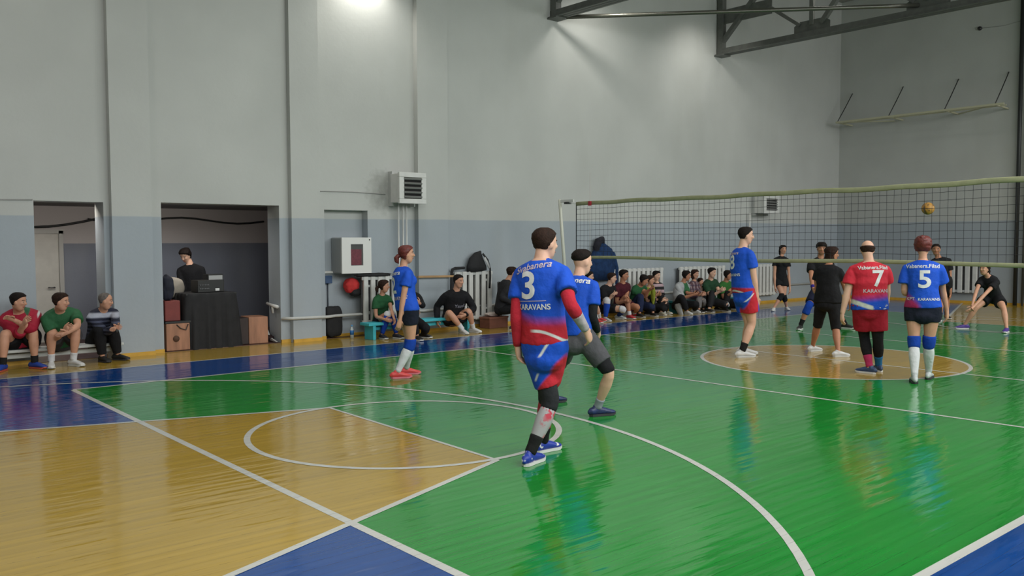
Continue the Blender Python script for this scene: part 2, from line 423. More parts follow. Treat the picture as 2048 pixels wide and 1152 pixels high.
# heating pipe along the wall foot
bm = bmesh.new()
pts = [(-5.02, WY-.06, .42), (-4.86, WY-.16, .42), (-4.2, WY-.16, .41), (-4.0, WY-.06, .41), (-2.3, WY-.06, .41), (-2.2, WY-.19, .41), (-1.5, WY-.19, .42), (-1.3, WY-.06, .43), (4, WY-.06, .45), (13.2, WY-.06, .47)]
loft(bm, pts, [.026]*len(pts), 8)
tag(build('heating_pipe', bm, M_pipe, smooth=True), 'long grey heating pipe running low along the far wall', 'pipe')
bm = bmesh.new(); loft(bm, [(-5.06, WY+.02, .62), (-5.06, WY+.2, .63), (-5.06, WY+.42, .66)], [.03, .03, .025], 8); loft(bm, [(-5.06, WY+.2, .62), (-5.06, WY+.2, .5)], [.025, .02], 8)
tag(build('pipe_stub', bm, M_white, smooth=True), 'short white pipe stub on the side of the wide doorway', 'pipe')
# cables
def cable(name, pts, r, m, label):
    bm = bmesh.new(); loft(bm, pts, [r]*len(pts), 6)
    tag(build(name, bm, m, smooth=True), label, 'cable')
cable('wall_cable', [(-4.8, WY-.01, 2.63), (-4.2, WY-.01, 2.61), (-3.6, WY-.01, 2.62), (-2.9, WY-.01, 2.60)], .009, plain('cable_grey', (.33, .33, .32), .6), 'thin grey cable along the wall left of the white heater')
cable('wall_cable', [(-12, WY-.01, 2.30), (-9.6, WY-.01, 2.31), (-8.75, WY-.01, 2.33)], .008, plain('cable_grey', (.33, .33, .32), .6), 'thin grey cable ending at the left doorway')
cable('hanging_cable', [(-9.3+2.2*k/8, CY-.03, 2.16-.17*math.sin(pi*k/8)) for k in range(9)], .02, M_blackm, 'black cable sagging across the wall inside the left doorway')
cable('hanging_cable', [(-7.3+3.3*k/12, CY-.03, 2.14-.05*math.sin(pi*k/4)) for k in range(13)], .018, M_blackm, 'black wavy cable across the wall inside the wide doorway')

# radiators
def radiator(p0, ln, z0, z1, n, axis, label):
    r = empty('radiator', p0, 0 if axis == 'x' else -pi/2, label, 'radiator', 'white slatted radiators')
    st = ln/n
    for k in range(n):
        x = st*(k+.5)
        bm = bmesh.new(); box(bm, x-st*.31, x+st*.31, -.15, -.09, z0, z1); build('panel', bm, M_white, r, bevel=.012)
    bm = bmesh.new(); box(bm, 0, ln, -.135, -.10, z1-.07, z1-.01); box(bm, 0, ln, -.135, -.10, z0+.02, z0+.08)
    build('header', bm, M_pipe, r)
    bm = bmesh.new(); box(bm, .02, ln-.02, -.06, -.05, z0+.02, z1-.03); build('backplate', bm, plain('radiator_back', (.08, .08, .085), .7), r)
    bm = bmesh.new()
    for x in (.15, ln-.15): box(bm, x-.02, x+.02, -.11, 0, z1-.2, z1-.16); box(bm, x-.02, x+.02, -.11, 0, z0+.2, z0+.24)
    build('bracket', bm, M_pipe, r)
    return r
RY = WY-.02
radiator((-3.5, RY, 0), 1.05, .22, 1.10, 7, 'x', 'white slatted radiator under the recess, beside the seated woman in green')
radiator((-1.42, RY, 0), .96, .16, 1.13, 6, 'x', 'white slatted radiator with a black backpack on top')
radiator((3.1, RY, 0), 1.8, .2, 1.08, 11, 'x', 'white slatted radiator behind the player on the bench in maroon')
radiator((5.5, RY, 0), 1.9, .2, 1.08, 11, 'x', 'white slatted radiator behind the spectator in the pale jacket')
radiator((8.75, RY, 0), 1.0, .22, 1.08, 6, 'x', 'white slatted radiator beside the opponent standing by the wall')
radiator((WX, 4.75, 0), 1.55, .28, 1.10, 8, 'y', 'white slatted radiator on the end wall behind the crouching player')
radiator((WX, 2.02, 0), 1.3, .28, 1.10, 7, 'y', 'white slatted radiator at the right edge beside the black downpipe')

# fire cabinet in the recess
fc = empty('fire_cabinet', (-3.62, WY+.19, 1.16), 0, 'white wall cabinet with a dark red window in the recess', 'cabinet')
bm = bmesh.new(); box(bm, -.31, .29, -.36, 0, 0, .64); build('body', bm, plain('cabinet_side', (.33, .34, .34), .5), fc, bevel=.02)
bm = bmesh.new()
W = [(-.31, .29, 0, .14), (-.31, .29, .52, .64), (-.31, -.13, .14, .52), (.12, .29, .14, .52)]
for a, b, c, d in W: box(bm, a, b, -.39, -.36, c, d)
dd = build('door', bm, plain('cabinet_white', (.72, .72, .7), .35), fc)
bm = bmesh.new(); box(bm, -.13, .12, -.372, -.362, .14, .52); build('window_pane', bm, plain('cabinet_glass', (.10, .10, .10), .15), dd)
bm = bmesh.new(); box(bm, -.12, .09, -.382, -.373, .15, .43); build('hose_reel', bm, plain('dark_red_hose', (.14, .02, .035), .5, var=.3, scale=40), dd)
bm = bmesh.new(); ball_mesh(bm, (.25, -.395, .6), .012); build('lock', bm, M_blackm, dd)
bm = bmesh.new(); box(bm, C0+.02, C0+.3, WY+.14, WY+.2, 1.16, 1.2); tag(build('shelf_bracket', bm, M_white), 'small white shelf strip left of the fire cabinet', 'shelf')
bm = bmesh.new(); box(bm, C0+.06, C0+.2, WY+.1, WY+.199, .98, 1.12); tag(build('socket_box', bm, plain('socket_blue', (.03, .07, .16), .5), bevel=.01), 'small dark blue box under the shelf strip in the recess', 'socket box')
for xx in (C0+.02, C0+.12):
    bm = bmesh.new(); loft(bm, [(xx+.03, WY+.185, .5), (xx+.03, WY+.185, 1.45 if xx < C0+.1 else .98)], [.012]*2, 8); tag(build('conduit', bm, plain('conduit_dark', (.07, .08, .1), .6), smooth=True), 'dark conduit nearest the recess edge' if xx < C0+.1 else 'dark conduit dropping from the small blue box', 'conduit')
def lump(name, c, r, m, label, cat, seed=0, amp=.25, sq=2.6, rot=0, parent=None, freq=5.):
    """soft bag shaped solid: superellipsoid with folds"""
    bm = bmesh.new(); bmesh.ops.create_icosphere(bm, subdivisions=4, radius=1)
    for v in bm.verts:
        d = v.co.normalized(); k = (abs(d.x)**sq+abs(d.y)**sq+abs(d.z)**sq)**(-1/sq)
        q = d*k; q = q*(1+amp*(noise.noise(q*freq*.4+Vector((seed*3.1, seed, 0)))*.6+.3*noise.noise(q*freq+Vector((seed, 7, 2)))))
        v.co = Vector((q.x*r[0], q.y*r[1], q.z*r[2]))
    bmesh.ops.transform(bm, matrix=Matrix.Translation(Vector(c)) @ Matrix.Rotation(rot, 4, 'Z'), verts=bm.verts)
    return tag(build(name, bm, m, parent, True), label, cat)
# hung and dropped clothes, bags
r = empty('cap', (-3.62, WY+.03, .93), 0, 'red and black cap hanging beside the radiator', 'cap')
o = lump('crown', (0, 0, 0), (.15, .1, .14), plain('red_cloth', (.55, .03, .03), .8, var=.15), None, None, 3, .2, 2.2, parent=r)
o = lump('brim', (.07, -.02, -.12), (.11, .08, .08), M_black, None, None, 5, .2, 2.2, parent=r)
lump('drawstring_bag', (-3.97, WY+.08, .30), (.16, .08, .27), M_black, 'black bag hanging against the wall under the recess', 'bag', 1, .12, 5)
r = empty('water_bottle', G(704, 676), 0, 'small clear bottle with a blue label standing by the radiator', 'bottle')
bm = bmesh.new(); loft(bm, [(0, 0, 0), (0, 0, .15), (0, 0, .19), (0, 0, .21)], [.035, .035, .016, .014], 14); build('body', bm, plain('bottle_plastic', (.55, .62, .66), .15), r, True)
bm = bmesh.new(); loft(bm, [(0, 0, .06), (0, 0, .14)], [.0365, .0365], 14); build('label_band', bm, plain('bottle_blue', (.03, .18, .5), .4), r, True)
bm = bmesh.new(); loft(bm, [(0, 0, .21), (0, 0, .235)], [.017, .017], 12); build('bottle_cap', bm, plain('cap_blue', (.1, .35, .7), .4), r, True)
lump('folded_jacket', (-3.25, RY-.1, 1.12), (.36, .08, .035), M_black, 'flat black jacket laid on the radiator under the fire cabinet', 'jacket', 2, .3, 3)
r = empty('umbrella', (-1.45, RY-.12, 1.13), 0, 'black furled umbrella hooked on the radiator end', 'umbrella')
bm = bmesh.new(); loft(bm, [(-.08, -.06, -.02), (-.06, -.06, .05), (.0, -.06, .07), (.22, -.06, .075)], [.028, .03, .03, .026], 8, rnd=(1, 1)); build('handle', bm, M_black, r, True)
bm = bmesh.new(); loft(bm, [(-.08, -.06, -.02), (-.09, -.06, -.5), (-.09, -.06, -.6)], [.028, .03, .01], 8, rnd=(0, 1)); build('canopy', bm, M_black, r, True)
r = empty('backpack', (-.82, RY-.1, 1.13), 0, 'black backpack standing on the radiator above the man in the hoodie', 'backpack')
bm = bmesh.new(); loft(bm, [(-.02, 0, 0), (-.03, 0, .1), (-.02, 0, .22), (.02, 0, .33), (.06, 0, .38)], [(.24, .1), (.24, .1), (.19, .09), (.1, .07), (.03, .03)], 16, side=(1, 0, 0), rnd=(0, 1)); build('body', bm, M_black, r, True)
bm = bmesh.new(); loft(bm, [(.08, -.06, .35), (.2, -.07, .22), (.27, -.06, .05), (.26, -.08, -.1), (.24, -.08, -.35)], [(.022, .008)]*5, 8); build('strap', bm, M_black, r, True)
bm = bmesh.new(); loft(bm, [(.1, -.09, .27), (.17, -.09, .17), (.23, -.09, .06)], [(.03, .012)]*3, 8); build('reflective_strip', bm, plain('pale_strip', (.45, .46, .47), .5), r, True)
bm = bmesh.new(); bar(bm, (-2.33, 7.15, 1.06), (-1.5, 7.15, 1.05), .05, .04); tag(build('wooden_rail', bm, plain('pine_rail', (.42, .25, .11), .5, var=.1), bevel=.006), 'short light wooden rail behind the standing red-haired woman', 'rail')
# coat on the wall behind the second player
r = empty('coat', (2.78, RY-.06, 1.0), 0, 'dark blue coat hanging on the wall behind the player in grey shorts', 'coat')
bm = bmesh.new(); loft(bm, [(0, 0, -.15), (0, -.02, .1), (.02, -.03, .35), (.03, -.02, .52), (0, 0, .66)], [(.42, .12), (.45, .13), (.4, .13), (.3, .12), (.1, .07)], 18, side=(1, 0, 0), rnd=(0, 1)); build('coat_body', bm, cloth('coat_blue', (.012, .035, .10), .3), r, True)
bm = bmesh.new(); loft(bm, [(-.16, -.02, .4), (-.2, -.05, .58), (-.14, -.06, .72), (-.02, -.04, .76), (.06, 0, .66)], [.05, .08, .09, .08, .05], 10, rnd=(1, 1)); build('hood', bm, plain('coat_lining', (.012, .012, .02), .9, var=.3), r, True)
bm = bmesh.new(); loft(bm, [(.34, -.04, .42), (.44, -.05, .1), (.42, -.05, -.25)], [.07, .07, .06], 10, rnd=(1, 1)); build('sleeve', bm, cloth('coat_blue', (.012, .035, .10), .3), r, True)

# benches
def bench(name, p, ln, w, h, rz, m, label, cat='bench', legs=2, th=.05):
    r = empty(name, p, rz, label, cat, 'low benches along the wall')
    bm = bmesh.new(); box(bm, 0, ln, -w/2, w/2, h-th, h); build('seat', bm, m, r, bevel=.008)
    for k in range(legs):
        x = .12+(ln-.24)*k/(legs-1)
        bm = bmesh.new(); box(bm, x-.03, x+.03, -w/2+.01, w/2-.01, 0, h-th); build('leg', bm, m, r, bevel=.005)
    bm = bmesh.new(); box(bm, .12, ln-.12, -.02, .02, h-th-.09, h-th-.03); build('stretcher', bm, m, r)
    return r
M_cyan = plain('turquoise_paint', srgb(62, 175, 190), .45, var=.08)
M_teal = plain('teal_paint', srgb(30, 105, 110), .45, var=.08)
bench('wall_bench', (-3.72, 6.78, 0), 2.35, .3, .30, .02, M_cyan, 'low turquoise bench carrying the woman in green and the man in the hoodie', legs=2)
bench('wall_bench', (-10.3, 7.13, 0), 2.62, .3, .25, 0, plain('pale_bench', (.6, .62, .6), .4), 'low white bench under the three men at the left', th=.04)
bench('wall_bench', (1.7, 6.82, 0), 2.75, .3, .30, 0, plain('pale_bench', (.6, .62, .6), .4), 'low pale bench under the spectators around the maroon shirt', legs=3)
bench('wall_bench', (4.62, 6.72, 0), 2.35, .34, .30, 0, M_teal, 'low teal bench under the spectators beyond the pale jacket', legs=3)
# chair of the scorekeeper
r = empty('chair', (-.25, 6.95, 0), math.radians(-38), 'black metal chair carrying the seated person in dark clothes by the wall', 'chair')
bm = bmesh.new(); box(bm, -.21, .21, -.21, .21, .42, .46); build('seat', bm, M_blackm, r, bevel=.01)
bm = bmesh.new(); box(bm, -.23, -.2, -.2, .2, .62, .9); build('backrest', bm, M_blackm, r, bevel=.01)
for sx in (-1, 1):
    for sy in (-1, 1):
        bm = bmesh.new(); bar(bm, (sx*.19, sy*.19, .9 if sx < 0 else .42), (sx*.21, sy*.2, 0), .026); build('leg', bm, M_blackm, r)

r = empty('cardboard_box', (-.62, 6.98, 0), .1, 'low brown box on the floor beyond the end of the turquoise bench', 'box')
bm = bmesh.new(); box(bm, -.26, .26, -.14, .14, 0, .2); build('carton', bm, plain('carton_brown', (.14, .05, .03), .8, var=.15), r, bevel=.006)
bm = bmesh.new(); box(bm, -.27, .27, -.15, .15, .19, .225); build('lid', bm, plain('carton_lid', (.2, .08, .05), .8, var=.15), r, bevel=.004)
lump('folded_towel', (-.64, 6.98, .27), (.19, .1, .045), plain('towel_pale', (.5, .42, .38), .9, var=.25, scale=14), 'pale crumpled item lying on the low brown box', 'towel', 13, .3, 2.4)  # unidentified pale item, modelled as a soft lump
# ------------------------------------------------------------------ corridor: sound desk and boxes
tb = empty('sound_table', (-6.17, WY+.42, 0), 0, 'black cloth covered table in the wide doorway', 'table')
bm = bmesh.new(); loft(bm, [(0, 0, 0), (0, 0, .45), (0, 0, .86), (0, 0, .9)], [(.50, .42), (.48, .4), (.46, .38), (.45, .37)], 4, side=(1, 1, 0))
for v in bm.verts: pass
bm.free()
bm = bmesh.new()
NS = 96; rings = []
for z, ex in ((0, .035), (.3, .026), (.6, .016), (.84, .004), (.885, 0), (.9, -.012)):
    rg = []
    for k in range(NS):
        a = 2*pi*k/NS; c, s_ = math.cos(a), math.sin(a); q = (abs(c)**14+abs(s_)**14)**(-1/14)
        fo = ex*(1+.9*math.sin(a*17)+.5*math.sin(a*29+1))
        rg.append(bm.verts.new((c*q*(.43+fo), s_*q*(.36+fo), z)))
    rings.append(rg)
for i in range(len(rings)-1):
    for k in range(NS): bm.faces.new((rings[i][k], rings[i][(k+1) % NS], rings[i+1][(k+1) % NS], rings[i+1][k]))
bm.faces.new(rings[-1])
build('cloth_cover', bm, plain('black_cover', (.016, .016, .018), .85, var=.2), tb, True)
bm = bmesh.new(); box(bm, -.42, .42, -.35, .35, .875, .897); build('table_top', bm, M_blackm, tb)
mx = empty('audio_mixer', (-6.12, WY+.32, .905), math.radians(6), 'black audio mixer with a pale screen on the cloth covered table', 'audio mixer')
bm = bmesh.new(); box(bm, -.24, .22, -.1, .14, 0, .20); box(bm, -.02, .25, -.02, .16, .18, .29); build('case', bm, M_blackm, mx, bevel=.008)
bm = bmesh.new(); box(bm, -.01, .23, -.028, -.021, .15, .27); build('screen', bm, plain('pale_panel', (.42, .42, .42), .4), mx)
bm = bmesh.new(); box(bm, .06, .13, -.107, -.101, .02, .06); build('label_plate', bm, plain('white_plate', (.75, .75, .75), .4), mx)
for k in range(6):
    bm = bmesh.new(); loft(bm, [(-.2+.028*k, -.1, .06), (-.2+.028*k, -.116, .06)], [.01, .009], 8); loft(bm, [(-.2+.028*k, -.1, .12), (-.2+.028*k, -.116, .12)], [.01, .009], 8); build('knob', bm, plain('knob_grey', (.2, .2, .21), .4), mx, True)
bx = empty('speaker_box', (-6.72, WY+.2, 0), 0, 'tan wooden speaker box at the left side of the wide doorway', 'speaker box')
M_tan = Tree('tan_wood', .5); M_tan.mix(1, srgb(165, 118, 92)); M_tan.value(M_tan.noise(12, 4, (1, 1, .15)), .75, 1.2); M_tan = M_tan.done()
bm = bmesh.new(); box(bm, -.2, .17, -.16, .25, .01, .44); build('cabinet', bm, M_tan, bx, bevel=.01)
bm = bmesh.new(); loft(bm, [(-.05, -.16, .2), (-.05, -.172, .2)], [.05, .05], 16); build('speaker_hole', bm, plain('hole_brown', (.1, .05, .03), .8), bx, True)
bm = bmesh.new(); loft(bm, [(-.04, -.165, .42), (.02, -.18, .36), (.1, -.18, .33), (.14, -.17, .42)], [.008]*4, 6); build('cord', bm, M_blackm, bx, True)
bm = bmesh.new(); box(bm, -6.93, -6.53, WY+.04, WY+.44, .445, .475); tag(build('black_tray', bm, M_blackm), 'thin black tray lying on the tan speaker box', 'tray')
bm = bmesh.new(); box(bm, -6.92, -6.68, WY+.08, WY+.36, .478, .80); tag(build('red_case', bm, plain('dull_red', (.20, .035, .03), .6, var=.12), bevel=.012), 'dull red case standing on the black tray', 'case')
lump('cushion', (-6.62, WY+.62, .98), (.2, .1, .17), plain('beige_cushion', (.36, .32, .27), .9, var=.08), 'beige cushion propped behind the red case', 'cushion', 4, .1, 2.4)
lump('rucksack', (-6.84, WY+.2, 1.0), (.1, .12, .2), plain('dark_navy_bag', (.012, .015, .03), .8, var=.3), 'dark rucksack on top of the red case', 'rucksack', 6, .2, 2.4)
lump('floor_bag', (-6.62, WY+.75, .36), (.16, .14, .34), plain('grey_bag', (.15, .14, .13), .9, var=.1), 'grey bag slumped between the speaker box and the table', 'bag', 8, .2, 3)
bx = empty('wooden_crate', (-5.36, WY+.3, 0), math.radians(-4), 'tan wooden crate with a dark side at the right of the wide doorway', 'crate')
bm = bmesh.new(); box(bm, -.16, .17, -.2, .2, .01, .46); build('front', bm, M_tan, bx, bevel=.008)
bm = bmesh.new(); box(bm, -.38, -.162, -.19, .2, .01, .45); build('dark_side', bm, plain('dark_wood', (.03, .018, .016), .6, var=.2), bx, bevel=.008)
lump('floor_cloth', (-5.1, WY+.45, .07), (.14, .2, .06), plain('dark_rag', (.03, .012, .014), .9), 'dark rag on the floor beside the wooden crate', 'rag', 9, .3, 2)
bm = bmesh.new(); v = [bm.verts.new(p) for p in ((-5.06, WY+.02, .02), (-5.06, WY+.4, .03), (-5.06, WY+.4, .2), (-5.06, WY+.3, .08))]; w_ = [bm.verts.new(x.co+Vector((-.03, 0, 0))) for x in v]
bm.faces.new(v); bm.faces.new(w_[::-1])
for i in range(4): bm.faces.new((v[i], v[(i+1) % 4], w_[(i+1) % 4], w_[i]))
tag(build('white_offcut', bm, M_white), 'white board offcut leaning low on the doorway side', 'board')

# ------------------------------------------------------------------ end wall: hoop frame, downpipe
hf = empty('hoop_frame', (WX, 4.75, 5.2), 0, 'pale wall frame held by four thin stays high on the end wall', 'frame')
M_cream = plain('cream_paint', (.50, .48, .34), .5)
bm = bmesh.new(); X = -.87
bar(bm, (X, -2.35, 0), (X, 2.25, 0), .05); bar(bm, (X+.3, -2.3, -.0), (X+.3, 2.2, -.0), .035)
build('front_rail', bm, M_cream, hf)
for y in (2.21, .67, -.86, -2.13):
    bm = bmesh.new(); bar(bm, (X, y, 0), (0, y, -.02), .04); build('arm', bm, M_cream, hf)
    bm = bmesh.new(); loft(bm, [(X, y, .0), (X*.5, y, .46), (-.01, y, .93)], [.013]*3, 6); build('stay', bm, M_blackm, hf, True)
bm = bmesh.new(); bar(bm, (X, 2.2, 0), (0, .9, -.02), .03); bar(bm, (X, -2.1, 0), (0, -.9, -.02), .03); build('cross_brace', bm, M_cream, hf)
p = onX(2038, 300, WX-.08)
bm = bmesh.new(); loft(bm, [(WX-.08, p.y, 0), (WX-.08, p.y, CEIL-.05)], [.05, .05], 12)
dp = build('downpipe', bm, plain('downpipe_black', (.02, .022, .022), .5), smooth=True); tag(dp, 'black downpipe running up the end wall at the right edge', 'pipe')
bm = bmesh.new(); loft(bm, [(WX-.05, p.y-.17, 0), (WX-.05, p.y-.17, CEIL-.05)], [.03, .03], 12)
tag(build('downpipe', bm, plain('pipe_dark', (.08, .085, .08), .5), smooth=True), 'thinner dark grey pipe just right of the black downpipe', 'pipe')
p = onX(1960, 57, WX)
bm = bmesh.new(); loft(bm, [p, p+Vector((-.05, 0, 0))], [.055, .05], 12); tag(build('wall_hook', bm, M_blackm, smooth=True), 'small black disc high on the end wall', 'hook')
cable('wall_wire', [p+Vector((-.01, 0, 0)), p+Vector((-.01, -.6, -.04)), p+Vector((-.01, -1.1, .02))], .006, plain('cable_grey', (.33, .33, .32), .6), 'thin wire from the black disc to the downpipe')

# ------------------------------------------------------------------ net
nt = empty('volleyball_net', (0, 0, 0), 0, 'long black volleyball net with olive tapes across the court', 'net')
YL, YR = 5.27, -4.9
def ztop(y): return 2.43+.035*(y < 0)*(-y/4.9)-.0 + .02*math.sin(y*2.1)*.3
bm = bmesh.new()
n = 100
for k in range(n+1):
    y = YL+(YR-YL)*k/n; loft(bm, [(0, y, 1.43), (.004*math.sin(k), y, 1.93), (0, y, ztop(y)-.03)], [.0026]*3, 4, cap=False)
for j in range(1, 10):
    loft(bm, [(0, YL+(YR-YL)*k/20, 1.43+(ztop(YL+(YR-YL)*k/20)-1.43)*j/10+.004*math.sin(k*1.7+j)) for k in range(21)], [.0026]*21, 4, cap=False)
build('netting', bm, plain('net_cord', (.012, .013, .015), .8), nt)
M_tape = plain('olive_tape', srgb(150, 152, 118), .8, var=.1)
bm = bmesh.new(); loft(bm, [(0, YL+(YR-YL)*k/60, ztop(YL+(YR-YL)*k/60)+.006*math.sin(k*.9)) for k in range(61)], [(.012, .036)]*61, 8, side=(1, 0, 0)); build('top_tape', bm, M_tape, nt, True)
bm = bmesh.new(); loft(bm, [(0, YL+(YR-YL)*k/40, 1.415+.012*math.sin(k*.35)) for k in range(41)], [(.01, .028)]*41, 8, side=(1, 0, 0)); build('bottom_tape', bm, M_tape, nt, True)
bm = bmesh.new(); loft(bm, [(0, YL, 1.41), (0, YL, 2.43)], [(.006, .01)]*2, 6, side=(1, 0, 0)); build('side_cord', bm, plain('net_cord', (.012, .013, .015), .8), nt)
ant = empty('antenna', (0, 0, 0)); ant.parent = nt
bm = bmesh.new(); loft(bm, [(-.03, 4.88, 1.42), (-.03, 4.88, 2.98)], [.0045]*2, 6); build('rod', bm, plain('antenna_pale', (.5, .45, .43), .5), ant, True)
bm = bmesh.new(); box(bm, -.05, -.02, 4.85, 4.91, 2.38, 2.46); build('clip', bm, plain('antenna_red', (.4, .02, .04), .5), ant)
bm = bmesh.new(); loft(bm, [(0, YL, 2.43), (0, 5.5, 2.46), (0, 5.68, 2.47)], [.008]*3, 6); build('tie_rope', bm, plain('rope_white', (.6, .6, .58), .7), nt, True)
bm = bmesh.new(); loft(bm, [(0, YR, 2.46), (0, -5.1, 2.47), (0, -5.27, 2.48)], [.008]*3, 6); build('tie_rope', bm, plain('rope_white', (.6, .6, .58), .7), nt, True)
bm = bmesh.new(); loft(bm, [(0, YR, 1.41), (0, YR, 2.45)], [(.006, .01)]*2, 6, side=(1, 0, 0)); build('side_cord', bm, plain('net_cord', (.012, .013, .015), .8), nt)
def post(y0, y1, label):
    r = empty('net_post', (0, y0, 0), 0, label, 'net post', 'net posts')
    bm = bmesh.new(); loft(bm, [(0, 0, .01), (0, y1-y0, 2.5)], [.035, .032], 14, rnd=(0, 1)); build('pole', bm, plain('post_cream', (.62, .61, .53), .4), r, True)
    bm = bmesh.new(); loft(bm, [(0, 0, 0), (0, 0, .03)], [.1, .09], 18); build('base_plate', bm, M_blackm, r, True)
    k = -1 if y1 > 0 else 1
    bm = bmesh.new(); bar(bm, (0, y1-y0, 2.49), (0, y1-y0+k*.38, 2.49), .03, .05); build('arm', bm, M_white, r)
    bm = bmesh.new(); box(bm, -.05, .05, y1-y0+k*.22-.05, y1-y0+k*.22+.05, 2.43, 2.47); build('tension_reel', bm, M_blackm, r)
post(5.46, 5.72, 'cream net post leaning by the far sideline at the left end of the net')
post(-5.02, -5.3, 'cream net post at the near sideline holding the right end of the net')
# ball in the air
p = at(1856, 417, 15.2); bl = empty('volleyball', p, 0, 'yellow brown volleyball in the air behind the net', 'ball')
t = Tree('ball_panels', .5); t.mix(1, srgb(176, 128, 52)); t.mix(t.noise(9, 1, (1, 3, 1)).gt(.52, .03), srgb(110, 82, 46)); MB_ = t.done()
bm = bmesh.new(); bmesh.ops.create_icosphere(bm, subdivisions=4, radius=.107); build('ball_skin', bm, MB_, bl, True)
bm = bmesh.new()
for k in range(3):
    ax = [(1, 0, 0), (0, 1, 0), (0, 0, 1)][k]; R_ = Vector(ax).to_track_quat('Z', 'Y').to_matrix()
    pts = [R_ @ Vector((.107*math.cos(a*pi/18), .107*math.sin(a*pi/18), 0)) for a in range(37)]
    loft(bm, pts, [.0016]*37, 4, cap=False)
build('seam', bm, plain('seam_dark', (.08, .05, .02), .7), bl)
# ------------------------------------------------------------------ people
def remeshed(bm, vox, it=4, fac=.5):
    """one closed skin over overlapping solids"""
    bmesh.ops.recalc_face_normals(bm, faces=bm.faces)
    me = bpy.data.meshes.new('tmp'); bm.to_mesh(me); bm.free()
    o = bpy.data.objects.new('tmp', me); COL.objects.link(o)
    r = o.modifiers.new('r', 'REMESH'); r.mode = 'VOXEL'; r.voxel_size = vox; r.adaptivity = 0
    s = o.modifiers.new('s', 'SMOOTH'); s.iterations = it; s.factor = fac
    bpy.context.view_layer.update()
    dg = bpy.context.evaluated_depsgraph_get()
    out = bpy.data.meshes.new_from_object(o.evaluated_get(dg))
    bpy.data.objects.remove(o); bpy.data.meshes.remove(me)
    return out
M_skin = {}
def skin(c):
    if c not in M_skin:
        t = Tree('skin', .55, .35); t.mix(1, c); t.value(t.noise(12, 3), .93, 1.07)
        t.b.inputs['Subsurface Weight'].default_value = .08; t.b.inputs['Subsurface Radius'].default_value = (.02, .008, .004)
        M_skin[c] = t.done()
    return M_skin[c]
SK = srgb(198, 148, 122); SKP = srgb(212, 168, 144); SKT = srgb(178, 124, 96)
M_eye = plain('eye_white', (.38, .34, .31), .4); M_iris = plain('eye_dark', (.02, .012, .01), .2); M_lip = plain('lips', srgb(160, 92, 84), .5); M_brow = plain('eyebrow', (.03, .02, .015), .8)
HU = [-1., -.9, -.75, -.5, -.2, .1, .35, .6, .8, .92, .985]
HW = [.013, .024, .031, .037, .0415, .0435, .0435, .040, .031, .021, .009]
HC = [.027, .022, .017, .010, .003, .000, -.002, -.003, -.004, -.004, -.004]
HD = [.015, .022, .029, .038, .047, .052, .0535, .049, .038, .026, .011]
TT = [-.26, -.18, -.05, .10, .25, .38, .55, .70, .82, .90, .96, 1.0]
MA = [.045, .072, .093, .092, .085, .082, .090, .099, .106, .104, .066, .034]
MB = [.040, .055, .064, .064, .060, .058, .064, .067, .064, .054, .044, .034]
FA = [.045, .075, .099, .094, .080, .072, .078, .086, .092, .090, .056, .029]
ip = lambda x, a, b: float(np.interp(x, a, b))
